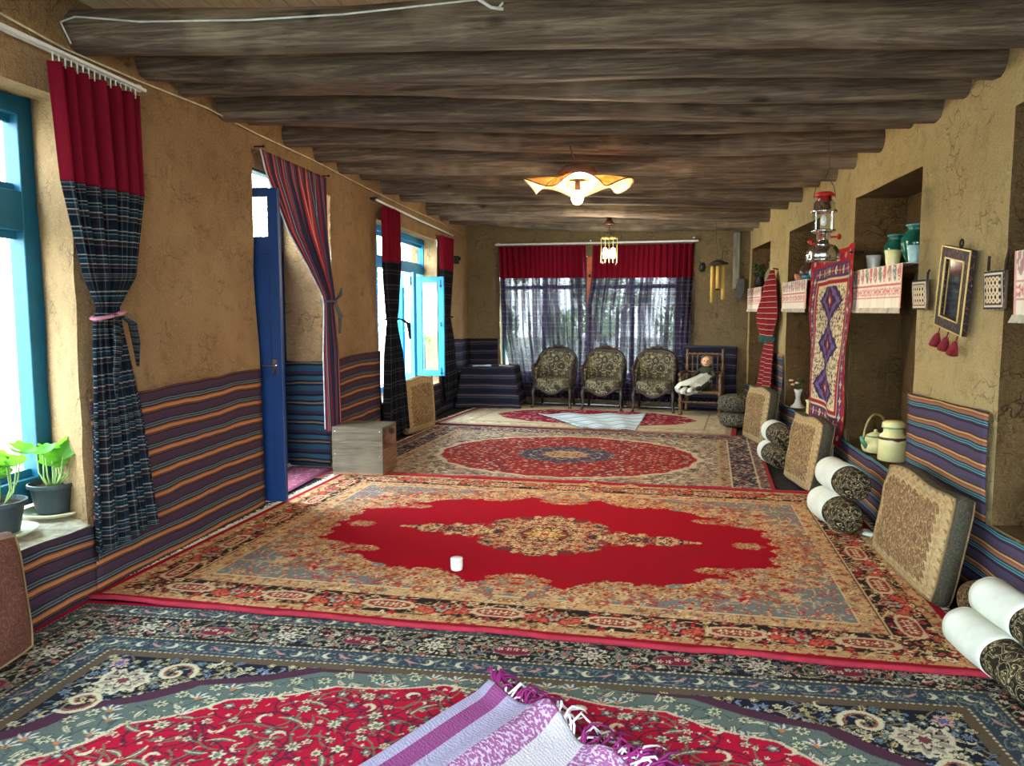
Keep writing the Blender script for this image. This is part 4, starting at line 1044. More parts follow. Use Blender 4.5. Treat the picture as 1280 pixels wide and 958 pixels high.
m = MB(); m.tube([(-2.79, 8.46, 2.84), (-2.79, 10.4, 2.82), (-2.77, 12.25, 2.80)], .014); m.build('rod', WHITE_R, t, smooth=True, world=True)
for y, z in ((8.5, 2.86), (12.2, 2.82)): m = MB(); m.box((-2.83, y, z), (.08, .03, .03)); m.build('bracket', IRON, t, world=True)
# back curtains
def bc(x, z, off=.085): return (x, YB(x) - off, z)
r, _ = curtain('curtain', 'wide sheer plaid curtain with crimson top, left half of the back window', [
    (0, bc(-2.20, 2.70), bc(-.69, 2.68), .035), (.55, bc(-2.17, 2.15), bc(-.68, 2.14), .04), (1.5, bc(-2.13, 1.2), bc(-.66, 1.2), .04), (1.75, bc(-2.08, .95), bc(-.66, .95), .04), (2.6, bc(-1.92, .1), bc(-.66, .1), .04)],
    None, 17, .03, PLAID3, 2.6, redv=.54, nu=260, seed=8)
r, _ = curtain('curtain', 'wide sheer plaid curtain with crimson top, right half of the back window', [
    (0, bc(-.56, 2.67), bc(1.05, 2.66), .035), (.55, bc(-.58, 2.13), bc(1.04, 2.12), .04), (1.1, bc(-.66, 1.6), bc(1.03, 1.6), .04), (2.6, bc(-.66, .1), bc(1.0, .1), .045)],
    None, 18, .03, PLAID3, 2.8, redv=.54, nu=260, seed=9)
t = thing('curtain_rail', 'long white curtain rail above the back window', 'curtain rail', bc(-.55, 2.71))
m = MB(); m.tube([bc(-2.26, 2.735), bc(-.55, 2.715), bc(1.12, 2.70)], .018, 6); m.build('track', WHITE_R, t, world=True)
for x in (-2.2, -.6, 1.05): m = MB(); m.box(bc(x, 2.75, .06), (.03, .12, .02)); m.build('bracket', WHITE_R, t, world=True)

# ------------------------------------------------------------------ cords and wires
m = MB(); pts = []
for y, z in ((2.9, 3.04), (3.75, 2.98), (4.35, 2.99), (5.1, 3.02), (5.84, 3.0), (6.9, 3.0), (8.1, 2.97), (9.6, 2.95), (11.2, 2.95), (13.2, 2.93)): pts.append((XL(y) + .035, y, z - .02))
m.tube(pts, .006, 6); o = m.build('pale_cord', CORD, smooth=True); tag(o, 'thin pale cord strung along the top of the left wall', 'cord')
m = MB(); yb = 3.79; m.tube([(-2.9, 3.80, 3.0), (-2.93, 3.77, 3.10), (-2.86, yb, 3.13), (-2.5, yb, 3.085), (-1.9, yb, 3.06), (-1.4, yb, 3.06), (-1.05, yb, 3.075), (-.72, yb, 3.09)], .005, 6)
m.tube([(-.72, yb, 3.09), (-.66, yb, 3.05), (-.60, yb - .01, 3.035)], .008, 6); m.tube([(-.62, yb, 3.05), (-.60, yb - .02, 3.06)], .006, 5)
o = m.build('cable', plain('white_cable', (200, 204, 204), .5), smooth=True); tag(o, 'loose white cable tacked along the nearest ceiling log', 'cable')

# ------------------------------------------------------------------ potted plants on the near sill
def pot_plant(label, loc, seed, n, spread, height, group, rp=.122):
    r = thing('potted_geranium', label, 'plant', loc, 0, group); rr = random.Random(seed)
    m = MB(); m.lathe([(rp * .70, 0), (rp * .72, .004), (rp * .92, .135), (rp * .95, .145), (rp * 1.06, .148), (rp * 1.06, .168), (rp * .98, .17), (rp * .95, .155), (rp * .9, .13)], n=28)
    m.build('pot', POT, r, smooth=False)
    m = MB(); m.grid(lambda u, v: (rp * .93 * v * math.cos(u * 2 * PI), rp * .93 * v * math.sin(u * 2 * PI), .142 + .008 * float(vnoise(u * 9, v * 5, 0, seed))), 24, 6); m.build('soil', SOIL, r, smooth=True)
    for k in range(n):
        a = rr.uniform(0, 2 * PI); rad = spread * rr.uniform(.25, 1); h = height * rr.uniform(.55, 1)
        tip = Vector((math.cos(a) * rad, math.sin(a) * rad, .15 + h)); base = Vector((math.cos(a) * .03, math.sin(a) * .03, .145))
        mid = base.lerp(tip, .5) + Vector((math.cos(a) * .02, math.sin(a) * .02, -.02 + rr.uniform(-.02, .02)))
        m = MB(); m.tube([base, base.lerp(mid, .6), mid, mid.lerp(tip, .6), tip], [.006, .005, .0045, .004, .003], 6); m.build('stem', STEM, r, smooth=True)
        s_ = rr.uniform(.05, .085); M_ = (Euler((rr.uniform(-.7, .7), rr.uniform(-.7, .7), rr.uniform(0, 6))).to_matrix())
        l = MB(); l.grid(lambda u, v: tip + M_ @ Vector((s_ * v * (1 + .09 * math.cos(u * 2 * PI * 6)) * math.cos(.25 + u * 5.9), s_ * v * (1 + .09 * math.cos(u * 2 * PI * 6)) * math.sin(.25 + u * 5.9), s_ * (.35 * v * v + .06 * v * math.cos(u * 2 * PI * 6)))), 30, 4)
        l.build('leaf', LEAF, r, smooth=True)
    return r
pot_plant('geranium in a charcoal pot nearest the curtain on the left sill', (-3.27, 3.93, .448), 4, 13, .15, .24, 'potted geraniums on the near sill')
pot_plant('geranium in a charcoal pot cut by the left photo edge', (-3.23, 3.50, .448), 10, 13, .14, .27, 'potted geraniums on the near sill', .125)
def saucer(label, loc, rad):
    m = MB(); m.lathe([(rad * .7, 0), (rad * .74, .002), (rad * .98, .024), (rad, .03), (rad * .97, .031), (rad * .75, .010), (.001, .008)], n=36)
    o = m.build('saucer', CREAM_P, smooth=True); o.location = loc; tag(o, label, 'saucer', 'cream saucers under the pots'); return o
saucer('cream saucer under the pot nearest the curtain', (-3.26, 3.93, .432), .175); saucer('cream saucer under the pot at the left photo edge', (-3.22, 3.50, .432), .17)

# climbing plants at far window
def climber(label, loc, n, seed, h, sx, group, potm):
    r = thing('climbing_plant', label, 'plant', loc, 0, group); rr = random.Random(seed)
    m = MB(); m.lathe([(.07, 0), (.1, .14), (.108, .14), (.108, .16), (.09, .16)], n=18); m.build('pot', potm, r)
    m = MB()
    for k in range(5):
        a = rr.uniform(0, 6); m.tube([(0, 0, .14)] + [(sx * .6 * math.sin(a + q * 1.3) * q / 6, sx * .6 * math.cos(a + q * 1.7) * q / 6, .14 + h * q / 6) for q in range(1, 7)], .005, 5)
    m.build('stem', STEM, r, smooth=True)
    for k in range(n):
        q = rr.uniform(.35, 1); p = Vector((rr.gauss(0, sx * .45), rr.gauss(0, sx * .45), .15 + h * q)); M_ = Euler((rr.uniform(-1, 1), rr.uniform(-1, 1), rr.uniform(0, 6))).to_matrix(); s_ = rr.uniform(.02, .042)
        l = MB(); l.add([p + M_ @ Vector(v) * s_ for v in ((-1, 0, 0), (-.4, .55, .15), (.4, .5, .1), (1.1, 0, 0), (.4, -.5, .1), (-.4, -.55, .15), (0, 0, -.1))], [(6, 0, 1), (6, 1, 2), (6, 2, 3), (6, 3, 4), (6, 4, 5), (6, 5, 0)]); l.build('leaf', LEAF, r, smooth=True)
    return r
climber('tall leafy climbing plant in a pot seen through the clear open casement', (-3.02, 11.72, .505), 70, 3, .8, .12, 'plants on the far window sill', POT)
climber('small leafy plant hiding behind the tied curtain of the far window', (-2.99, 9.72, .505), 34, 5, .85, .09, 'plants on the far window sill', POT)

# ------------------------------------------------------------------ wooden box by the door
r = thing('wooden_crate', 'rough grey-brown wooden box with one open side, by the door curtain', 'box', (-2.52, 7.16, .036))
L, D, H, tk = .50, .44, .46, .022
for nm, c, s_, mt_ in (('top_board', (0, 0, H - tk / 2), (L, D, tk), CRATEW), ('bottom_board', (0, 0, tk / 2), (L, D, tk), CRATEI), ('front_board', (0, -D / 2 + tk / 2, H / 2), (L, tk, H - 2 * tk), CRATEW), ('back_board', (0, D / 2 - tk / 2, H / 2), (L, tk, H - 2 * tk), CRATEI), ('side_board', (-L / 2 + tk / 2, 0, H / 2), (tk, D - 2 * tk, H - 2 * tk), CRATEI), ('shelf_board', (.01, 0, H * .5), (L - .04, D - 2 * tk, .018), CRATEI)):
    m = MB(); m.box(c, s_); m.build(nm, mt_, r, bevel=.003)
m = MB(); m.box((L / 2 - .012, 0, H * .26), (.02, D - 2 * tk, H * .44)); m.build('low_board', CRATEI, r, bevel=.003)
m = MB()
for x, z in ((-.22, .2), (.21, .18), (-.22, .42), (.22, .42)): m.lathe([(.005, 0), (.006, .003), (.001, .004)], (x, -D / 2, z), 8, rotm(PI / 2))
m.build('screw', CHROME, r)

# ------------------------------------------------------------------ cushions
def cushion(label, loc, rz, lean, size, mf, ms, group):
    # size: width, thickness, height ; leans back about its bottom edge; front faces local -y
    r = thing('floor_cushion', label, 'cushion', loc, rz, group); w, t_, h = size
    T = Matrix.Rotation(lean, 4, 'X').to_3x3()
    # body: rounded box with separate front panel
    def shell(front):
        m = MB(); nu, nv = 22, 22
        def f(u, v):
            x = (u - .5) * 2; z = (v - .5) * 2
            px = w / 2 * x * (1 - .055 * z ** 4 - .02 * (1 - z * z)); pz = h / 2 * z * (1 - .055 * x ** 4 - .02 * (1 - x * x)) + .012 * math.sin(x * 4 + w * 9) * (z > 0) * z
            ed = (1 - x ** 6) * (1 - z ** 6); b = t_ / 2 * (.50 + .60 * (1 - x * x) ** .5 * (1 - z * z) ** .5 if abs(x) < 1 and abs(z) < 1 else .50) + .02 * float(vnoise(x * 2, z * 2, 0, 4)) * ed
            return T @ Vector((px, -b if front else b, pz + h / 2))
        m.grid(f, nu, nv); return m
    shell(True).build('front_panel', mf, r, smooth=True); shell(False).build('back_panel', ms, r, smooth=True)
    m = MB(); N = 22; k = t_ / 2 * .50
    ring = [(-1 + 2 * i / N, -1) for i in range(N)] + [(1, -1 + 2 * i / N) for i in range(N)] + [(1 - 2 * i / N, 1) for i in range(N)] + [(-1, 1 - 2 * i / N) for i in range(N)]
    def ed(x, z, q):
        px = w / 2 * x * (1 - .055 * z ** 4 - .02 * (1 - z * z)); pz = h / 2 * z * (1 - .055 * x ** 4 - .02 * (1 - x * x)) + .012 * math.sin(x * 4 + w * 9) * (z > 0) * z; o_ = .02 * (1 - q * q)
        return T @ Vector((px * (1 + o_ / w * 2), k * q, pz * (1 + o_ / h * 2) + h / 2))
    vs = []; Q = (-1, -.5, 0, .5, 1)
    for x, z in ring:
        for q in Q: vs.append(ed(x, z, q))
    n = len(ring); fs = [(i * 5 + j, ((i + 1) % n) * 5 + j, ((i + 1) % n) * 5 + j + 1, i * 5 + j + 1) for i in range(n) for j in range(4)]
    m.add(vs, fs); m.build('side_band', ms, r, smooth=True)
    m = MB()
    for q in (-1, 1): m.tube([ed(x, z, q * 1.02) for x, z in ring + ring[:1]], .006, 5, cap=False)
    m.build('piping', plain('piping', (126, 104, 70), .8), r, smooth=True)
    return r
GC = 'patterned floor cushions along the right wall'
cushion('large tan patterned cushion with dark sides leaning under the mirror', (1.665, 4.74, .03), -PI / 2 - .0, -.17, (1.04, .19, .59), CUSH_T, CUSH_S, GC)
cushion('tan patterned cushion leaning below the hanging narrow carpet', (1.58, 7.12, .03), -PI / 2 + .12, -.16, (.72, .2, .62), CUSH_T, CUSH_S, GC)
cushion('pale tan cushion at the far end, below the red striped cloth', (1.56, 9.45, .03), -PI / 2 + .16, -.12, (.78, .2, .65), CUSH_T, CUSH_S, GC)
cushion('tan patterned cushion standing below the far left window', (-2.69, 9.80, .02), PI / 2 - .2, -.06, (.82, .16, .70), CUSH_T, CUSH_T, None)
cushion('brown patterned cushion at the left photo edge below the plants', (-2.74, 2.70, .03), PI / 2 + .06, -.10, (.80, .2, .57), CUSH_B, CUSH_B, None)

# ------------------------------------------------------------------ bolsters
def bolster(label, loc, rz, rad, L, cover, group, tilt=0, cap=BOLST, sleeve=True):
    r = thing('bolster', label, 'bolster', loc, rz, group)
    Mx = rotm(PI / 2, 0, 0)   # lathe axis z -> -y (near end towards -y)
    prof = [(.001, -L / 2 - .012), (rad * .5, -L / 2 - .018), (rad * .82, -L / 2 - .008), (rad * .97, -L / 2 + .03), (rad, -L / 2 + .07), (rad, L / 2 - .07), (rad * .97, L / 2 - .03), (rad * .82, L / 2 + .008), (rad * .5, L / 2 + .018), (.001, L / 2 + .012)]
    m = MB(); m.lathe(prof, (0, 0, rad), 32, Mx); m.build('body', cap, r, smooth=True)
    if sleeve:
        m = MB(); s0, s1 = cover; m.grid(lambda u, v: (math.cos(u * 2 * PI) * (rad + .006 + .003 * math.sin(u * 19 + v * 5)), -(lerp(s0, s1, v)) * L, rad + math.sin(u * 2 * PI) * (rad + .006 + .003 * math.sin(u * 19 + v * 5))), 48, 10)
        m.grid(lambda u, v: (math.cos(u * 2 * PI) * (rad + .006) * (1 - v), -s0 * L + (.02 * math.sin(v * PI / 2)), rad + math.sin(u * 2 * PI) * (rad + .006) * (1 - v)), 48, 4)
        m.build('white_sleeve', COTTON, r, smooth=True, solid=.003)
    m = MB(); m.tube([(0, -L / 2 - .03, rad), (0, -L / 2 - .012, rad)], [.008, .014], 8); m.build('end_button', cap, r)
    return r
GB_ = 'white-sleeved paisley bolsters stacked in pairs'
SC = (-.5, .02)
bolster('white-sleeved black paisley bolster, lower one of the nearest pair', (1.60, 3.42, .03), .06, .09, .66, SC, GB_)
bolster('white-sleeved black paisley bolster, upper one of the nearest pair', (1.725, 3.46, .167), .06, .09, .66, SC, GB_)
bolster('white-sleeved bolster, lower one of the pair between the two middle cushions', (1.53, 5.80, .03), .1, .113, .52, (-.5, .12), GB_)
bolster('white-sleeved bolster, upper one of the pair between the two middle cushions', (1.60, 5.88, .242), .1, .113, .52, (-.5, .16), GB_)
bolster('small white-sleeved bolster, lower one of the far pair', (1.52, 8.05, .02), .1, .11, .5, (-.5, -.2), GB_)
bolster('small white-sleeved bolster, upper one of the far pair', (1.56, 8.08, .225), .1, .11, .5, (-.5, -.15), GB_)
bolster('round brown paisley bolster lying behind the nearest white-sleeved pair', (1.79, 3.95, .03), .05, .105, .34, SC, None, cap=BOLBR, sleeve=False)
m = MB(); m.grid(lambda u, v: (1.66 + u * .16 + .02 * math.sin(v * 9), 5.42 + v * .2, .045 + .09 * u * (1 - v) + .015 * math.sin(u * 12)), 12, 12); o = m.build('white_napkin', COTTON, smooth=True, solid=.004); tag(o, 'crumpled white cloth on the floor beside the middle bolster pair', 'cloth')
# two stacked round cushions in the far corner
def pouf(label, loc, rad, h):
    r = thing('round_cushion', label, 'cushion', loc, 0, 'stacked round dark cushions')
    m = MB(); m.lathe([(.001, 0), (rad * .7, .003), (rad * .94, h * .18), (rad, h * .5), (rad * .94, h * .82), (rad * .6, h * .97), (.02, h * .93)], n=32); m.build('body', POUFM, r, smooth=True)
    m = MB(); m.ball((0, 0, h * .93), .02); m.build('button', BLACK, r); return r
pouf('dark patterned round cushion at the bottom of the corner stack', (1.55, 10.75, .02), .28, .2); pouf('dark patterned round cushion on top of the corner stack', (1.52, 10.78, .215), .26, .24)

# ------------------------------------------------------------------ armchairs by the back window
def armchair(label, loc, rz):
    r = thing('carved_armchair', label, 'armchair', loc, rz, 'carved armchairs in front of the back window')
    m = MB(); m.pillow((0, -.02, .40), (.56, .54, .17), p=5); m.build('seat_cushion', UPH, r, smooth=True)
    m = MB(); m.grid(lambda u, v: ((u - .5) * .60 * (1 - .12 * v), -.255 - .05 * math.cos((u - .5) * PI), .36 - v * (.09 + .05 * math.cos((u - .5) * 2 * PI)) ), 20, 4); m.build('seat_front', UPH, r, smooth=True, solid=.02)
    m = MB(); m.tube([((u - .5) * .60, -.27 - .05 * math.cos((u - .5) * PI), .29 - .06 * math.cos((u - .5) * 2 * PI)) for u in [k / 16 for k in range(17)]], .022, 8); m.box((0, 0, .31), (.56, .5, .05)); m.build('seat_rail', DARKW, r, smooth=False)
    # back: arched shell with rounded shoulders
    def top(x): return .92 - .12 * abs(x) ** 5
    def bk(x, t_): return Vector((x * .30 * (1 + .07 * math.sin(t_ * PI)), .20 + .10 * t_ - .05 * x * x * 1.2, .44 + t_ * (top(x) - .44)))
    m = MB(); m.grid(lambda u, v: bk(u * 2 - 1, v) + Vector((0, -.045 * (math.sin(u * PI) * math.sin(v * PI)) ** .5, 0)), 18, 18); m.build('backrest', UPH, r, smooth=True, solid=.03)
    m = MB(); path = [bk(-1, t_ / 8) for t_ in range(9)] + [bk(-1 + 2 * k / 12, 1) for k in range(1, 12)] + [bk(1, 1 - t_ / 8) for t_ in range(9)]
    m.tube(path, .034, 8); m.build('back_frame', DARKW, r, smooth=True)
    m = MB()
    for s_ in (-1, 1):
        m.tube([(0, .30, .965), (s_ * .05, .30, .975), (s_ * .11, .30, .945), (s_ * .16, .295, .95), (s_ * .2, .29, .925)], [.032, .028, .022, .018, .010], 8)
        m.ball((s_ * .055, .28, .985), .022)
    m.ball((0, .29, 1.0), .035, sc=(1, .6, 1.1)); m.build('crest', DARKW, r, smooth=True)
    for s_ in (-1, 1):
        m = MB(); m.grid(lambda u, v: (s_ * (.285 + .02 * math.sin(v * PI)), lerp(.22, -.20 + .06 * v, u), .36 + v * (.30 - .02 * u) + (.12 * (1 - u) ** 2 * v)), 10, 8); m.build('arm_panel', UPH, r, smooth=True, solid=.05)
        m = MB(); m.tube([(s_ * .30, .24, .80), (s_ * .32, .12, .72), (s_ * .325, -.02, .68), (s_ * .325, -.16, .67), (s_ * .325, -.22, .64), (s_ * .32, -.20, .58), (s_ * .31, -.16, .50), (s_ * .31, -.2, .38)], [.022, .024, .026, .028, .030, .024, .022, .026], 8)
        m.ball((s_ * .325, -.22, .655), .036); m.build('arm_rail', DARKW, r, smooth=True)
        m = MB(); m.tube([(s_ * .29, -.26, .34), (s_ * .31, -.30, .24), (s_ * .295, -.28, .12), (s_ * .31, -.31, .03), (s_ * .315, -.33, .0)], [.036, .030, .020, .018, .026], 8); m.build('leg', DARKW, r, smooth=True)
        m = MB(); m.tube([(s_ * .26, .22, .34), (s_ * .265, .25, .18), (s_ * .275, .30, .0)], [.030, .022, .02], 8); m.build('leg', DARKW, r, smooth=True)
    return r
armchair('carved dark armchair with figured upholstery, leftmost of the row', (-1.16, 12.66, .02), -.10)
armchair('carved dark armchair with figured upholstery, middle of the row', (-.35, 12.50, .02), -.08)
armchair('carved dark armchair with figured upholstery, rightmost, beside the spindle chair', (.46, 12.34, .02), -.12)

# spindle armchair
r = thing('spindle_armchair', 'turned wooden armchair with spindles in the far right corner, holding a doll', 'armchair', (1.16, 11.98, .02), -.22)
def turned(p0, p1, ra, nm):
    p0, p1 = Vector(p0), Vector(p1); n = 20; m = MB()
    m.tube([p0.lerp(p1, k / n) for k in range(n + 1)], [ra * (1 + .28 * math.sin(k * 1.9) * (0 < k < n)) for k in range(n + 1)], 9); return m.build(nm, CHAIRW, r, smooth=True)
for s_ in (-1, 1):
    turned((s_ * .29, -.24, 0), (s_ * .29, -.24, .60), .03, 'leg'); turned((s_ * .27, .24, 0), (s_ * .27, .29, .98), .028, 'leg')
    m = MB(); m.tube([(s_ * .275, .27, .62), (s_ * .3, 0, .63), (s_ * .3, -.28, .615), (s_ * .3, -.31, .60)], [.022, .026, .032, .02], 8); m.build('arm_rail', CHAIRW, r, smooth=True)
    for k in range(5): turned((s_ * .285, .17 - k * .08, .36), (s_ * .29, .17 - k * .08, .61), .010, 'spindle')
    m = MB(); m.tube([(s_ * .28, .24, .2), (s_ * .29, -.24, .2)], .014); m.build('stretcher', CHAIRW, r, smooth=True)
turned((-.27, .285, .90), (.27, .285, .90), .022, 'top_rail'); turned((-.27, .27, .62), (.27, .27, .62), .016, 'back_rail'); turned((-.28, -.24, .2), (.28, -.24, .2), .016, 'stretcher')
for k in range(6): turned((-.19 + k * .076, .262, .37), (-.19 + k * .076, .285, .90), .011, 'spindle')
m = MB(); m.box((0, 0, .35), (.58, .52, .045)); m.build('seat', CHAIRW, r, bevel=.012)
chairM = Matrix.Translation(r.location) @ r.rotation_euler.to_matrix().to_4x4()

# doll on it: one continuous body, scarf, skirt
d = thing('cloth_doll', 'cloth doll in headscarf and long white skirt lying in the spindle armchair', 'doll', (1.16, 11.98, .40), -.22)
def skin_body(name, verts, edges, radii, mat, parent, root=0, sub=1):
    me = bpy.data.meshes.new(name); me.from_pydata(verts, edges, []); o = bpy.data.objects.new(name, me); COL.objects.link(o); o.parent = parent
    sk_ = o.modifiers.new('skin', 'SKIN'); sk_.use_smooth_shade = True
    for i, v in enumerate(me.skin_vertices[0].data): v.radius = (radii[i], radii[i]); v.use_root = (i == root)
    s2 = o.modifiers.new('sub', 'SUBSURF'); s2.levels = s2.render_levels = sub; me.materials.append(mat); return o
GREENC = plain('dark_green_cloth', (44, 48, 36), .9, var=.3, scale=30)
bv = [(.02, .02, .07), (.03, .09, .17), (.035, .13, .27), (.04, .15, .34), (-.07, .10, .27), (-.13, .02, .2), (-.10, -.07, .15), (.13, .11, .27), (.18, .03, .2), (.12, -.05, .15), (-.06, -.12, .06), (-.2, -.28, .03), (.08, -.13, .06), (-.06, -.30, .02)]
be = [(0, 1), (1, 2), (2, 3), (2, 4), (4, 5), (5, 6), (2, 7), (7, 8), (8, 9), (0, 10), (10, 11), (0, 12), (12, 13)]
skin_body('body', bv, be, [.075, .07, .065, .035, .04, .03, .024, .04, .03, .024, .05, .035, .05, .035], GREENC, d, 0, 2)
m = MB(); m.ball((.04, .15, .41), .075, 18, 12, (1, .95, 1.12)); m.ball((.04, .078, .405), .014, sc=(.8, 1, 1.2)); 
for s_ in (-1, 1): m.ball((.04 + s_ * .072, .15, .40), .016)
m.build('head', TAN, d, smooth=True)
m = MB()
for s_ in (-1, 1): m.ball((.04 + s_ * .026, .083, .425), .009)
m.build('eye', BLACK, d, smooth=True)
m = MB(); m.tube([(.015, .086, .378), (.04, .082, .374), (.065, .086, .378)], .004, 6); m.build('mouth', plain('doll_mouth', (150, 60, 56)), d)
m = MB(); m.grid(lambda u, v: (.04 + .088 * math.cos(lerp(-.35, PI + .35, u)) * math.sin(lerp(.02, 2.3, v)), .165 + .082 * math.sin(lerp(-.35, PI + .35, u)) * math.sin(lerp(.02, 2.3, v)) - .03 * (1 - v), .415 + .098 * math.cos(lerp(.02, 2.3, v))), 24, 14)
m.build('headscarf', paisley('headscarf', (140, 120, 92), (196, 180, 150), (110, 80, 60), 40), d, smooth=True, solid=.006)
m = MB(); m.grid(lambda u, v: (lerp(.03, -.20, v) + (.11 + .09 * v) * math.cos(u * 2 * PI) * (1 - .45 * (v > .93)), lerp(.03, -.34, v) + .05 * math.cos(u * 2 * PI), lerp(.17, .02, v ** .8) + (.07 + .035 * v) * math.sin(u * 2 * PI) * (1 - .45 * (v > .93)) + .008 * math.sin(u * 40)), 60, 16)
m.build('white_skirt', COTTON, d, smooth=True, solid=.006)
m = MB(); m.tube([(-.20, -.30, .03), (-.23, -.37, .0), (-.26, -.41, -.02)], [.04, .045, .03], 8); m.tube([(-.10, -.32, .03), (-.13, -.38, .01), (-.15, -.41, -.01)], [.035, .04, .028], 8); m.build('foot', COTTON, d, smooth=True)

# draped table at the far left
t = thing('draped_table', 'low table fully draped in dark striped cloth in the far left corner', 'table', (-2.22, 12.62, .0))
m = MB(); m.box((0, 0, .655), (.82, .62, .03)); m.build('tabletop', DARKW, t)
for sx in (-1, 1):
    for sy in (-1, 1): m = MB(); m.box((sx * .36, sy * .26, .32), (.05, .05, .64)); m.build('leg', DARKW, t)
m = MB()
def drape(u, v):
    a = u * 4; s_ = int(a) % 4; f = a - int(a); c = [(-.43, -.33), (.43, -.33), (.43, .33), (-.43, .33)]; p = Vector((*c[s_], 0)).lerp(Vector((*c[(s_ + 1) % 4], 0)), f)
    out = 1 + .16 * v + .03 * v * math.sin(u * 50) + (.10 * v if abs(f - .5) > .42 else 0)
    return (p.x * out, p.y * out, .678 - v * .66)
m.grid(drape, 120, 12, lambda u, v: (u * 3, .7 - v * .66)); m.add([(-.43, -.33, .68), (.43, -.33, .68), (.43, .33, .68), (-.43, .33, .68)], [(0, 1, 2, 3)], [(0, .7), (.8, .7), (.8, .7), (0, .7)])
m.build('drape', TX_D, t, smooth=True, solid=.006)
for k, (x, y, rz, lb) in enumerate(((-2.36, 12.50, .3, 'sheet of white paper on the left of the draped table'), (-1.98, 12.55, -.2, 'sheet of white paper on the right of the draped table'), (-2.2, 12.7, .8, 'sheet of white paper at the back of the draped table'))):
    m = MB(); m.grid(lambda u, v: ((u - .5) * .3, (v - .5) * .21, .003 + .004 * math.sin(u * 5)), 6, 4); o = m.build('paper_sheet', PAPER); o.location = (x, y, .684); o.rotation_euler = (0, 0, rz); tag(o, lb, 'paper', 'papers on the draped table')
m = MB(); m.box((0, 0, .02), (.12, .06, .03)); m.tube([(-.03, 0, .035), (.03, 0, .045)], .012); o = m.build('stapler', BLACK, bevel=.005); o.location = (-2.12, 12.42, .683); tag(o, 'small black object lying between the papers on the draped table', 'stapler')
m = MB(); m.box((0, 0, 0), (.07, .1, .13)); m.lathe([(.03, 0), (.035, .02), (.03, .03), (.001, .025)], (.035, 0, .02), 14, rotm(0, PI / 2)); o = m.build('wall_speaker', BLACK, bevel=.01); o.location = (-2.77, 12.5, 2.43); tag(o, 'small black speaker fixed high on the left wall beyond the far window', 'speaker')

# small white cup on the red carpet
r = thing('tumbler', 'small white glass tumbler standing on the red carpet', 'cup', (-1.0, 4.44, .032))
m = MB(); m.lathe([(.026, 0), (.034, .004), (.037, .02), (.037, .062), (.034, .074), (.031, .074), (.033, .06), (.033, .02), (.001, .012)], n=24); m.build('body', plain('frosted_white', (224, 220, 214), .3), r, smooth=True)
m = MB(); m.lathe([(.036, .06), (.0385, .062), (.0385, .072), (.035, .076)], n=24); m.build('rim', WHITE_C, r, smooth=True)

# ------------------------------------------------------------------ hanging things on the right wall
WALLROT = Matrix(((0, 0, -1), (-1, 0, 0), (0, 1, 0)))   # local x -> -y, local y -> up, local z -> into the room
def hang(r, tilt=0): r.rotation_euler = (WALLROT @ Matrix.Rotation(tilt, 3, 'Z')).to_euler(); return r
a = Art(.73, .83, .007, (160, 36, 46)); a.setD()
RB, IND, CRE = (150, 44, 54), (56, 52, 78), (206, 190, 148)
a.along(.06, .085, lambda x, y, rot, i: (a.ell(x, y, .026, .026, [IND, CRE, (196, 90, 60)][i % 3], 0, 1.2), a.ell(x, y, .012, .012, RB)))
a.band(.115, .235, (84, 60, 92)); a.along(.175, .07, lambda x, y, rot, i: (a.flower(x, y, .034, 4, [CRE, (176, 60, 66)][i % 2], IND, None), a.ell(x, y, .01, .01, CRE)), .03)
a.band(.235, .25, CRE); a.band(.25, .29, RB); a.fill(a.D > .29, CRE)
m = a.D > .30; small_flowers(a, m, .042, 80, [IND, (96, 80, 110), (150, 60, 70), (120, 100, 90)], CRE, (.014, .022))
for k, yy in enumerate((.0, .40)):
    q = np.abs(a.X) / .38 + np.abs(a.Y - yy) / .25; w_ = .06 * np.sign(np.sin(a.X * 60)) * .5
    a.fill((q + w_ < 1) & m, IND); a.fill((q + w_ < .8) & m, (110, 84, 130)); a.fill((q + w_ < .55) & m, (60, 44, 70)); a.fill((q < .32) & m, RB); a.fill(q < .14, CRE)
a.vines(m, .09, 81, .008, IND, .1)
t = thing('hanging_carpet', 'narrow red, cream and indigo tribal carpet hanging on the wall between two niches', 'carpet', (XR(7.36) - .05, 7.36, 1.265)); hang(t)
o = carpet_mesh('pile', a, np.linspace(-.73, .73, 170), np.linspace(-.83, .83, 190), lambda X, Y: .03 + .018 * np.sin(X * 9 + Y * 2) + .012 * vnoise(X * 3, Y * 3, 0, 4), PILE, t)
me = o.data; co = np.empty(len(me.vertices) * 3, np.float32); me.vertices.foreach_get('co', co); co = co.reshape(-1, 3)
v_ = (co[:, 1] + .83) / 1.66; u_ = (co[:, 0] + .73) / 1.46
co[:, 0] -= .36 * (1 - v_) * u_ - .03 * np.sin(v_ * 11) * u_; co[:, 0] = co[:, 0] * 1.05 + .03; co[:, 1] += .05 * u_ * v_ + .03 * np.sin(u_ * 6) * (1 - v_)
me.vertices.foreach_set('co', co.ravel()); me.update()
b = MB(); rr = random.Random(4)
for k in range(44): x = -.72 + 1.04 * k / 43; b.tube([(x, -.82 + .03 * math.sin((x + .73) / 1.46 * 6), .04), (x + rr.uniform(-.01, .01), -.87, .035)], .006, 5)
b.tube([(.31, -.80, .05), (.33, -.9, .05), (.32, -.97, .05)], [.008, .014, .016]); f = b.build('fringe', FRINGE, t); f['kind'] = 'stuff'
for x in (-.71, .72): b = MB(); b.tube([(x, .80, -.04), (x, .80, .07)], .008); b.build('nail', IRON, t)

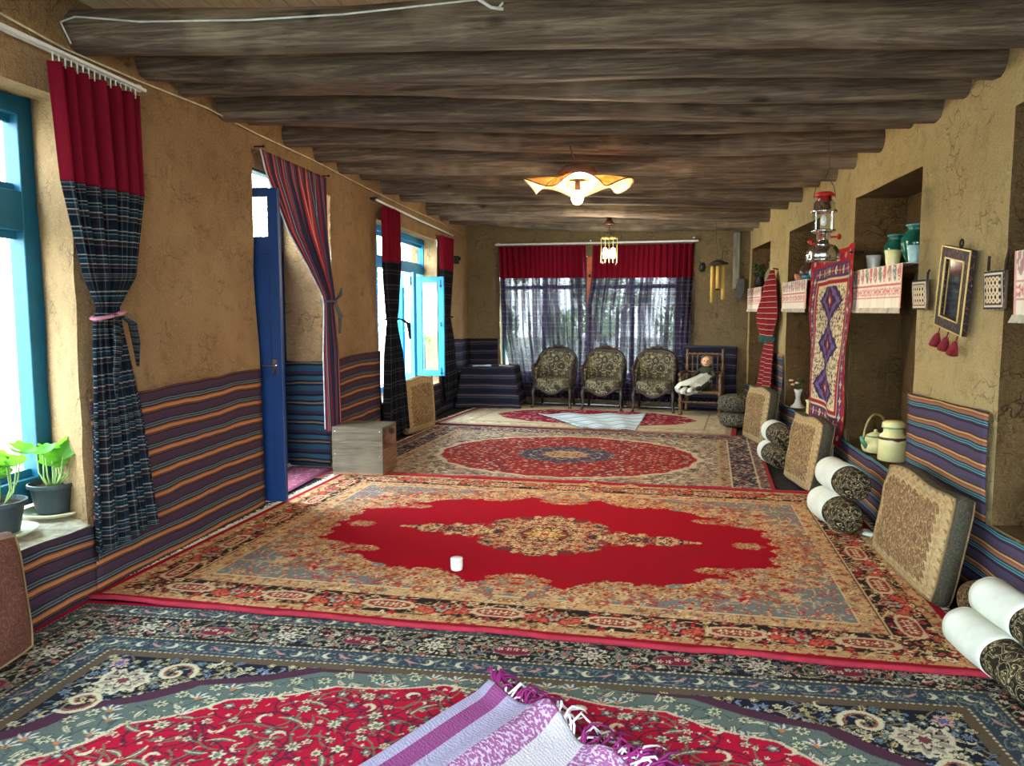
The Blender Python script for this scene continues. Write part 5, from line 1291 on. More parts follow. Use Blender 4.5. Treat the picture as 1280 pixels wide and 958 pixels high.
def embroidered(label, yc, w, z0, z1, seed):
    a = Art(w / 2, (z1 - z0) / 2, .005, (222, 212, 192)); a.setD(); h = (z1 - z0) / 2
    t = thing('shelf_cloth', label, 'cloth', (XR(yc) - .045, yc, (z0 + z1) / 2), 0, 'embroidered white cloths over the niche shelves'); hang(t)
    full = Art(w, z1 - z0, .005, (224, 214, 196)); PK = (196, 110, 112); r_ = random.Random(seed)
    # drawn on the full cloth (x from the left edge, y from the hem)
    H = z1 - z0
    full.fill((full.Y > .07) & (full.Y < .085) | (full.Y > .16) & (full.Y < .172), PK)
    x = .04
    while x < w: full.flower(x, .122, .034, 6, PK, (226, 210, 190), None); full.ell(x + .035, .122, .01, .026, (206, 140, 136)); x += .07
    k = 0; x = .02
    while x < w:
        c = [(170, 130, 124), (128, 134, 130), (190, 120, 118)][k % 3]; full.ell(x + .04, .26, .032, .07, c, 0, 1.4); full.vines((np.abs(full.X - x - .04) < .03) & (full.Y > .2), .04, seed + k, .005, (224, 214, 196), .05); x += .105; k += 1
    full.fill((full.X < .03) | (full.X > w - .03), (214, 160, 150))
    xs = np.linspace(0, w, int(w / .008)); ys = np.linspace(0, H, 40)
    o = carpet_mesh('cloth_panel', full, xs, ys, lambda X, Y: .012 + .012 * np.sin(X * 21 + seed) * (1 - Y / H) + .004 * np.sin(X * 60), CLOTHM, t)
    me = o.data; co = np.empty(len(me.vertices) * 3, np.float32); me.vertices.foreach_get('co', co); co = co.reshape(-1, 3); co[:, 0] -= w / 2; co[:, 1] -= H / 2; me.vertices.foreach_set('co', co.ravel()); me.update()
    # part lying on the shelf
    m = MB(); m.grid(lambda u, v: ((u - .5) * w, H / 2 + .002, .012 - v * .30), 20, 6); m.build('cloth_top', plain('white_cloth_top', (222, 212, 194), .9), t, smooth=True, solid=.003)
    b = MB()
    for k in range(int(w / .014)): x = -w / 2 + k * .014; b.tube([(x, -H / 2 + .004, .014 + .012 * math.sin((x + w / 2) * 21 + seed)), (x + r_.uniform(-.008, .008), -H / 2 - .035, .02)], .004, 4)
    f = b.build('fringe', FRINGE, t); f['kind'] = 'stuff'
cm = NT('embroidered_cotton', .9, .1); _a = cm.n('Attribute', {'attribute_name': 'Col'}); cm.color(_a.outputs[0]); cm.bump(cm.noise(cm.mapping(), 260, 1).outputs[0], .3, .003); CLOTHM = cm.m
embroidered('embroidered white cloth under the teal jars, next to the woven pouch', 6.24, 1.28, 1.61, 1.915, 1)
embroidered('embroidered white cloth on the niche shelf left of the hanging carpet', 8.98, 1.22, 1.61, 1.915, 2)
embroidered('embroidered white cloth on the farthest niche shelf behind the red striped cloth', 11.6, 1.2, 1.61, 1.915, 3)
embroidered('embroidered white cloth of the niche cut by the right photo edge', 3.5, 1.22, 1.57, 1.88, 4)

def pouch(label, yc, z0, z1, w, strap):
    H = z1 - z0; a = Art(w / 2, H / 2, .0035, (206, 190, 156)); a.setD(); k = .0
    for i in range(6):
        for j in range(6): a.ell(i * .038, j * .036, .011, .012, (60, 34, 40), 0, 1.5); a.ell(i * .038 + .019, j * .036 + .018, .006, .006, (120, 60, 50))
    a.band(.0, .012, (56, 50, 50)); a.band(.012, .022, (206, 196, 170)); a.band(.022, .03, (70, 60, 70))
    t = thing('woven_pouch', label, 'pouch', (XR(yc) - .03, yc, (z0 + z1) / 2), 0, 'small woven pouches beside the mirror'); hang(t)
    carpet_mesh('front_panel', a, np.linspace(-w / 2, w / 2, 60), np.linspace(-H / 2, H / 2, 60), lambda X, Y: .014 + .010 * np.cos(X / w * PI) + .004 * np.sin(Y * 20), CLOTHM, t)
    m = MB(); m.box((0, 0, .004), (w, H, .016)); m.build('back_panel', plain('pouch_back', (86, 70, 60), .9), t, bevel=.004)
    sm_ = plain('dark_strap', (46, 36, 32), .9); m = MB(); m.tube([(w / 2 - .01, H / 2 - .02, .01), (w / 2, H / 2 + .04, .012), (w / 2 + .01, H / 2 + strap, .006)], [.006, .008, .006]); m.build('strap', sm_, t, smooth=True)
    m = MB(); m.tube([(-w / 2 + .03, H / 2 - .02, .008), (-w / 2 + .03, H / 2 + strap * .8, .006)], [.009, .007]); m.build('strap', sm_, t, smooth=True)
pouch('small cream and maroon dotted woven pouch left of the mirror', 5.34, 1.60, 1.79, .25, .06)
pouch('small cream and black dotted woven pouch right of the mirror', 4.33, 1.60, 1.80, .23, .1)

t = thing('framed_mirror', 'tall mirror in dark patterned frame with gilt edges and maroon tassels', 'mirror', (XR(4.80) - .035, 4.80, 1.715)); hang(t, -.16)
w, H, fw = .40, .48, .072
m = MB()
for x in (-1, 1): m.box((x * (w / 2 - fw / 2), 0, .012), (fw, H, .03))
for y in (-1, 1): m.box((0, y * (H / 2 - fw / 2), .012), (w - 2 * fw, fw, .029))
k = NT('painted_mirror_frame', .6, .3); vo = k.n('TexVoronoi', {'distance': 'MANHATTAN'}, Vector=k.mapping(), Scale=17.); k.color(k.ramp(vo.outputs[0], [(0, (150, 110, 80)), (.14, (22, 20, 30)), (.5, (20, 20, 28)), (.62, (120, 60, 44)), (.7, (26, 24, 34))], 'CONSTANT'))
m.build('frame', k.m, t, bevel=.003)
m = MB()
for q, z_ in ((0, .028), (fw - .008, .030)):
    for x in (-1, 1): m.box((x * (w / 2 - q - .004), 0, z_), (.007, H - 2 * q, .008))
    for y in (-1, 1): m.box((0, y * (H / 2 - q - .004), z_), (w - 2 * q, .007, .008))
m.build('gilt_edge', GOLD, t)
m = MB(); m.box((0, 0, .014), (w - 2 * fw, H - 2 * fw, .006)); m.build('mirror_glass', MIRROR, t)
m = MB(); m.tube([(.02 + .02 * math.cos(a_), H / 2 + .025 + .022 * math.sin(a_), .01) for a_ in [2 * PI * k_ / 12 for k_ in range(13)]], .006, 6); m.build('hanging_loop', IRON, t)
TAS = plain('maroon_tassel', (110, 24, 34), .9, var=.3, scale=40)
for x in (-.13, .0, .13):
    m = MB(); m.tube([(x, -H / 2, .015), (x - .01, -H / 2 - .05, .02)], .004, 5); m.tube([(x - .01, -H / 2 - .045, .02), (x - .018, -H / 2 - .07, .022), (x - .03, -H / 2 - .12, .024)], [.010, .022, .034], 10); m.build('tassel', TAS, t, smooth=True)

# red striped cloth on a nail
k = NT('red_striped_weave', .9, .1); uv = k.n('SeparateXYZ', Vector=k.tc.outputs['UV']); k.color(stripes(k, uv.outputs[1], .075, [(.66, (132, 30, 40)), (.14, (196, 150, 120)), (.2, (60, 30, 44))])); k.translucent((150, 40, 44), .15); RSTR = k.m
t = thing('hanging_cloth', 'red striped cloth with a green hem hanging from a nail near the far niches', 'cloth', (XR(10.2), 10.2, 2.09))
def hc(z, yl, yr, am, thk): return (z, yl, yr, am, thk)
def sheet(keys, nm, mat, n=50, nv=50, uvs=(1, 1), seed=0):
    m = MB()
    def f(u, v):
        z = lerp(keys[0][0], keys[-1][0], v)
        for a0, a1 in zip(keys, keys[1:]):
            if a1[0] <= z + 1e-9 <= a0[0] + 1e-6:
                q = (a0[0] - z) / (a0[0] - a1[0]); q2 = sm(q); yl, yr, am = [lerp(a0[i], a1[i], q2) for i in (1, 2, 3)]; break
        y = lerp(yl, yr, u); return (XR(y) - .05 - am * (1.1 + math.sin(u * 17 + v * 2 + seed)) - .03 * math.sin(u * PI), y, z)
    m.grid(f, n, nv, lambda u, v: (u * uvs[0], v * uvs[1])); return m.build(nm, mat, t, smooth=True, world=True, solid=.005)
sheet([(2.10, 10.22, 10.14, .01), (1.9, 10.55, 9.98, .03), (1.5, 10.9, 9.78, .04), (1.26, 10.75, 9.98, .03)], 'upper_fold', RSTR, seed=0, uvs=(1, .9))
sheet([(1.27, 10.76, 9.97, .032), (1.17, 10.74, 10.0, .032)], 'green_hem', plain('green_hem', (30, 70, 62), .9), nv=4)
sheet([(1.2, 10.5, 9.95, .02), (.85, 10.75, 9.85, .03), (.58, 10.9, 9.8, .035)], 'lower_fold', RSTR, seed=2, uvs=(.9, .8))
m = MB(); m.tube([(XR(10.17) + .02, 10.17, 2.11), (XR(10.17) - .07, 10.17, 2.12)], .008); m.build('nail', IRON, t, world=True)

# hanging adze on the corner pilaster
t = thing('wooden_tool', 'old grey wooden paddle-shaped tool hanging in the far right corner', 'tool', (1.66, 12.38, 2.3))
m = MB(); m.box((1.675, 12.40, 2.36), (.10, .03, .86)); m.build('handle', GREYW, t, world=True, bevel=.008)
m = MB(); m.add([(1.69, 12.34, 2.08), (1.80, 12.34, 2.08), (1.80, 12.34, 1.92), (1.75, 12.34, 1.76), (1.66, 12.34, 1.79)] + [(1.69, 12.40, 2.08), (1.80, 12.40, 2.08), (1.80, 12.40, 1.92), (1.75, 12.40, 1.76), (1.66, 12.40, 1.79)], [(4, 3, 2, 1, 0), (5, 6, 7, 8, 9), (0, 1, 6, 5), (1, 2, 7, 6), (2, 3, 8, 7), (3, 4, 9, 8), (4, 0, 5, 9)]); m.build('blade', plain('dark_grey_blade', (66, 64, 60), .5), t, world=True, bevel=.006)

# wind chime
t = thing('wind_chime', 'bamboo wind chime hanging in front of the back wall', 'wind chime', (1.30, 11.6, 2.9))
m = MB(); m.tube([(1.27, 11.6, 2.92), (1.28, 11.6, 2.6), (1.30, 11.6, 2.33)], .004, 5); m.tube([(1.31, 11.6, 2.6), (1.37, 11.6, 2.47), (1.36, 11.6, 2.33)], .008, 6); m.build('cord', WIRE, t, world=True)
m = MB(); m.lathe([(.001, .06), (.05, .05), (.12, .015), (.135, 0), (.12, -.01), (.001, -.005)], (1.31, 11.6, 2.27), 20, None, 5, .12); m.build('top_disc', DARKW, t, smooth=True, world=True)
for k_ in range(6):
    a_ = 2 * PI * k_ / 6 + .4; x, y = 1.31 + .09 * math.cos(a_), 11.6 + .09 * math.sin(a_); l = (.44, .36, .50, .40, .30, .46)[k_]; m = MB()
    m.lathe([(.001, .02), (.026, .02), (.027, -l * .48), (.030, -l * .5), (.027, -l * .52), (.026, -l), (.018, -l), (.016, -l + .06)], (x, y, 2.21), 10); m.build('bamboo_tube', BAMB, t, smooth=True, world=True)
m = MB(); m.tube([(1.31, 11.6, 2.25), (1.31, 11.6, 1.50)], .003, 5); m.ball((1.31, 11.6, 1.9), .03, sc=(1, 1, .5)); m.add([(1.30, 11.6, 1.58), (1.33, 11.6, 1.52), (1.31, 11.6, 1.46), (1.29, 11.6, 1.52)], [(0, 1, 2, 3)]); m.build('clapper', DARKW, t, world=True)
m = MB(); m.ball((1.17, 12.45, 2.27), .05, sc=(1, .6, 1.4)); m.box((1.17, 12.47, 2.27), (.07, .03, .14)); o = m.build('wall_sensor', BLACK, smooth=True); tag(o, 'small black fitting on the back wall beside the wind chime', 'fitting')

# ------------------------------------------------------------------ lamps
t = thing('pendant_lamp', 'flower-shaped parchment ceiling lamp with a bare glowing bulb', 'lamp', (-.40, 6.3, 2.92))
LX, LY = -.40, 6.3
m = MB()
def petal(u, v):
    th = u * 2 * PI; rad = lerp(.07, .40, v) * (1 + .13 * v * math.cos(5 * th + .6)); z = 2.64 - .05 * v + .022 * v * math.cos(5 * th + 2.2) + .03 * math.sin(v * PI) + .035 * v ** 4 * math.cos(5 * th + .6)
    return (LX + rad * math.cos(th), LY + rad * math.sin(th), z)
m.grid(petal, 120, 18); m.build('shade', PARCH, t, smooth=True, world=True, solid=.004)
m = MB()
for k_ in range(5):
    th = 2 * PI * k_ / 5 + .3; m.tube([petal(th / 2 / PI, q_ / 6) for q_ in range(7)], .005, 5)
m.tube([petal(k_ / 60, 1) for k_ in range(61)], .005, 5); m.build('wire_frame', WIRE, t, smooth=True, world=True)
m = MB(); m.lathe([(.001, .085), (.05, .08), (.13, .045), (.15, .0), (.145, -.005), (.12, .03), (.001, .06)], (LX, LY, 2.69), 24, None, 8, .06); m.build('canopy_cap', plain('rusty_metal_cap', (96, 66, 50), .6), t, smooth=True, world=True)
m = MB(); m.tube([(LX, LY, 2.62), (LX, LY, 2.76), (LX - .05, LY + .02, 2.86), (LX - .07, LY + .06, 2.93)], .006, 6); m.build('cord', WIRE, t, world=True)
m = MB(); m.lathe([(.022, 0), (.024, .05), (.02, .08)], (LX, LY, 2.55), 14); m.build('socket', BROWN, t, world=True)
m = MB(); m.ball((LX, LY, 2.505), .05, 16, 12, (1, 1, 1.2)); m.build('bulb', BULB, t, smooth=True, world=True)
def point(loc, c, e, rad=.05):
    l = bpy.data.lights.new('lamp_light', 'POINT'); l.energy = e; l.color = c; l.shadow_soft_size = rad; o = bpy.data.objects.new('lamp_light', l); COL.objects.link(o); o.location = loc; return o
LAMP1 = point((LX, LY, 2.42), (1, .80, .52), 70)

t = thing('glass_lantern_lamp', 'small bright glass lantern hanging near the back window curtains', 'lamp', (-.25, 11.0, 2.9)); GX, GY = -.25, 11.
m = MB(); m.lathe([(.001, .11), (.03, .10), (.05, .04), (.085, .0), (.06, -.01), (.001, -.01)], (GX, GY, 2.80), 16); m.build('ceiling_rose', BROWN, t, smooth=True, world=True)
m = MB(); m.tube([(GX, GY, 2.8), (GX, GY, 2.62)], .008, 6)
for s_ in (-1, 1): m.tube([(GX, GY, 2.66), (GX + s_ * .06, GY, 2.69), (GX + s_ * .07, GY, 2.64)], .006, 6)
m.build('stem', DARKW, t, world=True)
for s_ in (-.055, .055):
    m = MB(); m.lathe([(.045, .16), (.055, .14), (.058, -.16), (.062, -.18), (.056, -.18), (.052, .13)], (GX + s_, GY, 2.44), 8); m.build('glass_shade', GLASS, t, world=True)
    m = MB(); m.lathe([(.03, .16), (.052, .17), (.055, .15), (.05, .145)], (GX + s_, GY, 2.45), 8)
    for a_ in range(4): m.box((GX + s_ + .056 * math.cos(a_ * PI / 2), GY + .056 * math.sin(a_ * PI / 2), 2.44), (.007, .007, .34))
    m.build('metal_frame', GOLD, t, world=True)
    m = MB(); m.ball((GX + s_, GY, 2.40), .036, 14, 10, (1, 1, 2.2)); m.build('bulb', BULB2, t, smooth=True, world=True)
LAMP2 = point((GX, GY - .1, 2.22), (1, .88, .68), 60)

t = thing('pressure_lantern', 'nickel kerosene pressure lantern with red cap hanging from a log', 'lantern', (1.33, 5.6, 1.93)); c = (1.33, 5.6, 0)
def ln(nm, prof, mat, n=28): m = MB(); m.lathe(prof, c, n); return m.build(nm, mat, t, smooth=True, world=True)
ln('tank', [(.001, 1.93), (.100, 1.93), (.108, 1.937), (.108, 1.985), (.100, 2.015), (.078, 2.04), (.045, 2.052), (.001, 2.055)], CHROME)
ln('tank_ring', [(.107, 1.934), (.113, 1.938), (.113, 1.946), (.107, 1.95)], CHROME)
ln('neck', [(.036, 2.05), (.038, 2.075), (.048, 2.08), (.045, 2.115), (.07, 2.128), (.078, 2.135), (.078, 2.145), (.05, 2.15)], CHROME)
ln('glass_chimney', [(.062, 2.145), (.066, 2.15), (.066, 2.262), (.062, 2.266)], GLASS)
ln('mantle', [(.001, 2.17), (.02, 2.18), (.022, 2.22), (.008, 2.25)], WHITE_C, 12)
ln('hood', [(.060, 2.262), (.082, 2.262), (.085, 2.272), (.070, 2.285), (.068, 2.325), (.056, 2.345), (.045, 2.35), (.045, 2.375), (.001, 2.378)], CHROME)
ln('red_cap', [(.03, 2.37), (.068, 2.372), (.066, 2.385), (.045, 2.40), (.001, 2.404)], RED_P)
m = MB()
for a_ in range(4): x, y = .072 * math.cos(a_ * PI / 2 + .6), .072 * math.sin(a_ * PI / 2 + .6); m.tube([(1.33 + x, 5.6 + y, 2.14), (1.33 + x, 5.6 + y, 2.268)], .0035, 5)
m.build('cage_rod', CHROME, t, world=True)
m = MB(); m.tube([(1.36, 5.6, 2.095), (1.41, 5.57, 2.095)], .007); m.ball((1.425, 5.565, 2.095), .021, sc=(.7, 1, 1)); m.tube([(1.28, 5.57, 2.04), (1.245, 5.55, 2.055)], .006); m.ball((1.235, 5.545, 2.06), .018); m.build('valve_knob', RED_P, t, smooth=True, world=True)
m = MB(); m.tube([(1.33 + .07 * math.cos(a_), 5.6, 2.36 + .13 * math.sin(a_)) for a_ in [PI * k_ / 14 for k_ in range(15)]], .003, 5); m.tube([(1.33, 5.6, 2.49), (1.355, 5.6, 2.56), (1.35, 5.62, 2.70), (1.36, 5.7, 2.86)], .004, 5); m.build('wire_handle', WIRE, t, world=True)

# ------------------------------------------------------------------ things in the niches
def lathed(name, label, cat, loc, prof, mat, group=None, n=28):
    r = thing(name, label, cat, loc, 0, group); m = MB(); m.lathe(prof, n=n); m.build('body', mat, r, smooth=True); return r
SZ = 1.925
GJ = 'glazed teal jars on the niche shelf'
def jar(label, loc, s_, rz):
    r = thing('glazed_jar', label, 'jar', loc, rz, GJ); P = [(.045, 0), (.055, .005), (.075, .06), (.092, .12), (.088, .16), (.060, .195), (.055, .21), (.066, .225), (.066, .235), (.052, .232), (.045, .2), (.001, .19)]
    m = MB(); m.lathe([(a_ * s_, b_ * s_) for a_, b_ in P], n=28); m.build('body', TEAL_G, r, smooth=True)
    for q_ in (-1, 1): m = MB(); m.tube([(0, q_ * .058 * s_, .20 * s_), (0, q_ * .095 * s_, .205 * s_), (0, q_ * .108 * s_, .17 * s_), (0, q_ * .09 * s_, .13 * s_)], .009 * s_, 8); m.build('handle', TEAL_G, r, smooth=True)
    m = MB(); m.lathe([(.062 * s_, .225 * s_), (.068 * s_, .232 * s_), (.062 * s_, .238 * s_), (.054 * s_, .234 * s_)], n=28); m.build('rim', TURQ, r, smooth=True)
jar('teal glazed two-handled jar, smaller, further along the shelf', (2.08, 6.44, SZ), 1.08, .3); jar('teal glazed two-handled jar, larger, nearer the mirror', (2.10, 6.06, SZ), 1.25, .1)
m = MB(); m.lathe([(.036, 0), (.034, .01), (.042, .07), (.046, .09), (.042, .092), (.038, .07), (.001, .02)], n=20)
for lb, loc, mt_, s_ in (('white glazed cup beside the smaller teal jar', (2.02, 6.80, SZ), WHITE_C, 1.35), ('cream cup standing in front of the two teal jars', (1.99, 6.24, SZ), CREAM_E, 1.35), ('pale blue glass cup near the edge of the jar niche', (2.0, 5.80, SZ), plain('pale_blue_glass', (150, 190, 196), .15), 1.35)):
    r = thing('cup', lb, 'cup', loc, 0, 'cups on the jar shelf'); q_ = MB(); q_.lathe([(a_ * s_, b_ * s_) for a_, b_ in ((.036, 0), (.034, .01), (.042, .07), (.046, .09), (.042, .092), (.038, .07), (.001, .02))], n=20); q_.build('body', mt_, r, smooth=True)
    q_ = MB(); q_.tube([(0, .042 * s_, .07 * s_), (0, .068 * s_, .065 * s_), (0, .066 * s_, .035 * s_), (0, .038 * s_, .025 * s_)], .006, 6); q_.build('handle', mt_, r, smooth=True)
LZ_ = .462
r = thing('milk_can', 'cream enamel milk can with lid on the niche ledge', 'can', (2.03, 6.18, LZ_ - .012))
m = MB(); m.lathe([(.001, 0), (.098, 0), (.105, .008), (.105, .17), (.098, .195), (.072, .215), (.070, .25)], n=32); m.build('body', CREAM_E, r, smooth=True)
m = MB(); m.lathe([(.078, .25), (.082, .255), (.08, .29), (.06, .305), (.001, .308)], n=32); m.build('lid', CREAM_E, r, smooth=True)
m = MB(); m.lathe([(.105, .165), (.109, .17), (.109, .18), (.103, .184)], n=32); m.tube([(-.06, -.09, .175), (0, -.115, .165), (.06, -.09, .175)], .007, 6); m.build('band', BROWN, r, smooth=True)
m = MB(); m.lathe([(.081, .252), (.084, .256), (.081, .262)], n=32); m.build('lid_rim', GREEN_E, r, smooth=True)
r = thing('enamel_teapot', 'squat cream enamel teapot with tall hoop handle beside the milk can', 'teapot', (2.01, 6.53, LZ_ - .012), .5)
m = MB(); m.lathe([(.001, 0), (.085, 0), (.095, .01), (.105, .05), (.098, .095), (.07, .125), (.055, .13)], n=32); m.build('body', CREAM_E, r, smooth=True)
m = MB(); m.lathe([(.07, .125), (.066, .14), (.03, .16), (.012, .165), (.016, .18), (.001, .188)], n=28); m.build('lid', CREAM_E, r, smooth=True)
m = MB(); m.lathe([(.068, .123), (.074, .13), (.068, .136)], n=28); m.build('lid_rim', GREEN_E, r, smooth=True)
m = MB(); m.tube([(-.085, 0, .05), (-.13, 0, .09), (-.15, 0, .135)], [.024, .016, .012], 10); m.build('spout', GREEN_E, r, smooth=True)
m = MB(); m.tube([(.13 * math.cos(a_) * .95, 0, .10 + .21 * math.sin(a_)) for a_ in [PI * k_ / 18 for k_ in range(19)]], .009, 8); m.build('hoop_handle', plain('handle_brass', (150, 130, 80), .4), r, smooth=True)

r = thing('flower_vase', 'white trumpet vase with small flowers on the ledge left of the hanging carpet', 'vase', (1.98, 9.25, LZ_ + .01))
m = MB(); m.lathe([(.001, 0), (.085, 0), (.08, .012), (.04, .05), (.026, .11), (.034, .17), (.05, .21), (.045, .21), (.028, .16)], n=24); m.build('body', WHITE_C, r, smooth=True)
rr = random.Random(9)
for k_ in range(9):
    a_ = rr.uniform(0, 6.3); q_ = rr.uniform(.08, .22); tip = Vector((q_ * .4 * math.cos(a_), q_ * math.sin(a_), .23 + rr.uniform(.02, .13)))
    m = MB(); m.tube([(0, 0, .17), tip * .6 + Vector((0, 0, .11)), tip], .004, 5); m.build('stem', DGREEN, r)
    m = MB(); m.ball(tip, .028, 8, 6, (1, 1, .5)); m.build('flower_head' if k_ % 3 == 0 else 'leaf', plain('flower_pale', (214, 170, 140), .7) if k_ % 3 == 0 else DGREEN, r, smooth=True)
r = lathed('small_crock', 'cream crock with a brown plant on the ledge beside the white vase', 'pot', (2.0, 8.62, LZ_ + .012), [(.001, 0), (.06, 0), (.066, .03), (.062, .12), (.075, .15), (.078, .16), (.066, .158), (.055, .12)], CREAM_E)
m = MB(); rr = random.Random(3)
for k_ in range(14): a_ = rr.uniform(0, 6.3); m.tube([(0, 0, .13), (.04 * math.cos(a_), .06 * math.sin(a_), .2), (.07 * math.cos(a_), .11 * math.sin(a_), .2 + rr.uniform(0, .07))], [.005, .012, .004], 5)
m.build('plant', BROWN, r, smooth=True)
lathed('plate', 'cream plate under the crock on the niche ledge', 'plate', (1.97, 8.66, LZ_), [(.001, 0), (.09, 0), (.14, .012), (.135, .014), (.09, .006), (.001, .005)], CREAM_P)
m = MB(); m.box((0, 0, .03), (.10, .2, .06)); o = m.build('white_box', COTTON, bevel=.008); o.location = (1.96, 10.9, LZ_); tag(o, 'small white box on the farthest niche ledge', 'box')
# third niche shelf
r = lathed('brown_pot', 'round dark brown pot on the shelf above the white flower vase', 'pot', (2.06, 9.22, SZ), [(.001, 0), (.06, 0), (.11, .06), (.12, .11), (.09, .17), (.05, .19), (.055, .21), (.04, .205)], BROWN)
m = MB(); m.tube([(.0, .12 * math.cos(a_), .14 + .09 * math.sin(a_)) for a_ in [PI * k_ / 12 for k_ in range(13)]], .009, 6); m.build('handle', BLACK, r, smooth=True)
r = lathed('turquoise_jug', 'turquoise narrow-necked jug on the shelf beside the brown pot', 'jug', (2.02, 8.72, SZ), [(.001, 0), (.05, 0), (.085, .05), (.08, .1), (.035, .15), (.022, .19), (.03, .23), (.024, .232)], TURQ)
m = MB(); m.tube([(0, .03, .2), (0, .08, .19), (0, .09, .13), (0, .07, .09)], .008, 6); m.build('handle', TURQ, r, smooth=True)
lathed('small_bowl', 'little blue bowl between the brown pot and turquoise jug', 'bowl', (1.97, 8.98, SZ), [(.001, 0), (.03, 0), (.05, .03), (.06, .06), (.054, .06), (.04, .02)], plain('blue_glaze', (60, 120, 150), .2))
lathed('small_cup', 'pale cup at the far end of the shelf over the flower vase', 'cup', (1.98, 9.42, SZ), [(.001, 0), (.03, 0), (.045, .05), (.05, .09), (.044, .09), (.03, .02)], plain('salmon_cup', (190, 130, 100), .4))
# fourth niche shelf
lathed('grey_jug', 'grey-green pitcher on the farthest niche shelf', 'jug', (2.0, 11.15, SZ), [(.001, 0), (.07, 0), (.11, .08), (.10, .18), (.05, .26), (.06, .34), (.05, .34)], plain('grey_green_glaze', (110, 112, 84), .4))
r = lathed('dark_vase', 'dark vase with leaves on the farthest niche shelf', 'vase', (1.94, 11.85, SZ), [(.001, 0), (.05, 0), (.08, .07), (.05, .15), (.06, .18), (.05, .18)], BLACK)
m = MB(); rr = random.Random(5)
for k_ in range(16): m.ball((rr.uniform(-.08, .05), rr.uniform(-.12, .12), rr.uniform(.18, .34)), .04, 8, 6, (1, 1, .6))
m.build('leaves', DGREEN, r, smooth=True)
r = thing('wicker_plate', 'round reddish wicker plate leaning in the farthest niche', 'plate', (2.20, 11.25, SZ + .24))
m = MB()
for k_ in range(7): m.tube([(.03 - .02 * k_ / 7, .04 * (k_ + 1) * .8 * math.cos(a_), .04 * (k_ + 1) * .8 * math.sin(a_)) for a_ in [2 * PI * q_ / 24 for q_ in range(25)]], .008, 5)
for k_ in range(8): m.tube([(.02, 0, 0), (.012, .22 * math.cos(k_ * PI / 4), .22 * math.sin(k_ * PI / 4))], .007, 5)
m.build('woven_coil', plain('red_wicker', (120, 66, 50), .8), r, smooth=True)
# nearest niche
r = lathed('glass_canister', 'dark glass canister with metal lid at the right photo edge', 'jar', (2.02, 3.93, .485), [(.001, 0), (.09, 0), (.095, .01), (.095, .17), (.08, .19), (.07, .2)], plain('dark_teal_glass', (26, 60, 58), .1, .6), n=24)
m = MB(); m.lathe([(.075, .19), (.1, .192), (.1, .215), (.001, .22)], n=24); m.build('lid', CHROME, r, smooth=True)

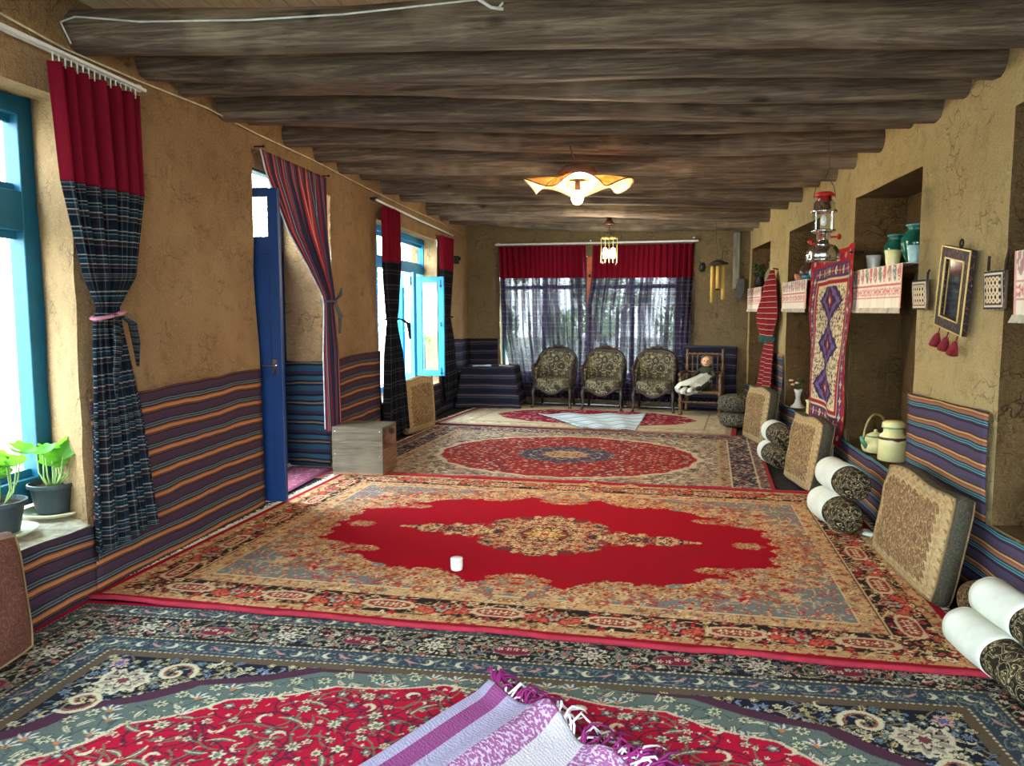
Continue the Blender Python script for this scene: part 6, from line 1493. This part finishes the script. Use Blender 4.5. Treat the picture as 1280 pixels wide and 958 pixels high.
# ------------------------------------------------------------------ the yard outside the windows
gr = MB(); gr.grid(lambda u, v: (lerp(-40, 40, u), lerp(-30, 50, v), -.16), 8, 8); tag(gr.build('yard_ground', plain('yard_gravel', (170, 164, 146), .95, .1, var=.15, scale=3)), kind='structure')
def bush(label, x, y, r_, h, seed, n=2600):
    t = thing('garden_tree', label, 'tree', (x, y, -.16), 0, 'leafy trees in the yard outside the windows'); rr = random.Random(seed)
    m = MB(); m.tube([(0, 0, 0), (.1, .05, h * .3), (-.05, .1, h * .6), (0, 0, h * .85)], [.13, .1, .07, .02], 8); m.build('trunk', BEAM, t, smooth=True)
    cl = [(rr.gauss(0, r_ * .45), rr.gauss(0, r_ * .45), h * rr.uniform(.25, .95), r_ * rr.uniform(.25, .5)) for _ in range(14)]
    m = MB(); vs = []; fs = []
    for k_ in range(n):
        c_ = cl[k_ % 14]; d_ = Vector((rr.gauss(0, 1), rr.gauss(0, 1), rr.gauss(0, 1))).normalized() * c_[3] * rr.uniform(.6, 1.05); p = Vector(c_[:3]) + d_
        a_ = Vector((rr.gauss(0, 1), rr.gauss(0, 1), rr.gauss(0, 1))).normalized() * .11; b_ = a_.orthogonal().normalized() * .055
        i = len(vs); vs += [p - a_, p + b_, p + a_, p - b_]; fs.append((i, i + 1, i + 2, i + 3))
    m.add(vs, fs); o = m.build('foliage', TREE, t); o['kind'] = 'stuff'
for k_, (x, y, r_, h) in enumerate(((-19, 15.5, 2.2, 3.6), (-7.5, 12.5, 1.5, 3.8), (-9, 18, 2.0, 4.5), (-4.4, 20.5, 1.5, 3.6), (-.8, 25.5, 1.5, 3.4), (2.6, 21.5, 1.6, 3.8), (-24, 9, 2.4, 5), (-6.2, 16, 1.4, 3.2))):
    bush(['leafy tree outside the near left window', 'leafy tree outside the far left window', 'tall tree far outside beyond the far left window', 'tree left behind the back window curtain', 'tree behind the gap of the back curtains', 'tree right behind the back window curtain', 'broad tree at the far end of the yard', 'small tree outside the back left corner'][k_], x, y, r_, h, 40 + k_)

# ------------------------------------------------------------------ smaller pieces belong to the part that carries them
SUB = {'pane': ('sash', 'sash_frame', 'door_panel', 'rail'), 'handle': ('door_frame', 'sash_frame', 'body'), 'bolt': ('sash_frame',), 'tie_tail': ('tie_back',), 'tie_bow': ('tie_back',), 'pale_hem': ('panel',),
       'lid_rim': ('lid',), 'rim': ('body',), 'crest': ('back_frame',), 'strap': ('back_panel',), 'button': ('body',), 'end_button': ('body',), 'tank_ring': ('tank',), 'valve_knob': ('neck',), 'mantle': ('glass_chimney',),
       'red_cap': ('hood',), 'soil': ('pot',), 'leaf': ('stem',), 'flower_head': ('stem',), 'gilt_edge': ('frame',), 'eye': ('head',), 'mouth': ('head',), 'headscarf': ('head',), 'latch_plate': ('centre_post',), 'screw': ('front_board',), 'socket': ('cord',), 'spout': ('body',)}
base = lambda o: o.name.split('.')[0]
for root in [o for o in bpy.data.objects if o.parent is None and o.type == 'EMPTY']:
    ch = sorted(root.children, key=lambda o: o.name)
    by = {}
    for c in ch: by.setdefault(base(c), []).append(c)
    for nm, hosts in SUB.items():
        if nm not in by: continue
        for h in hosts:
            if h in by and h != nm:
                H_ = by[h]
                for i, c in enumerate(by[nm]): c.parent = H_[i] if len(H_) == len(by[nm]) else H_[min(i, len(H_) - 1)]
                break
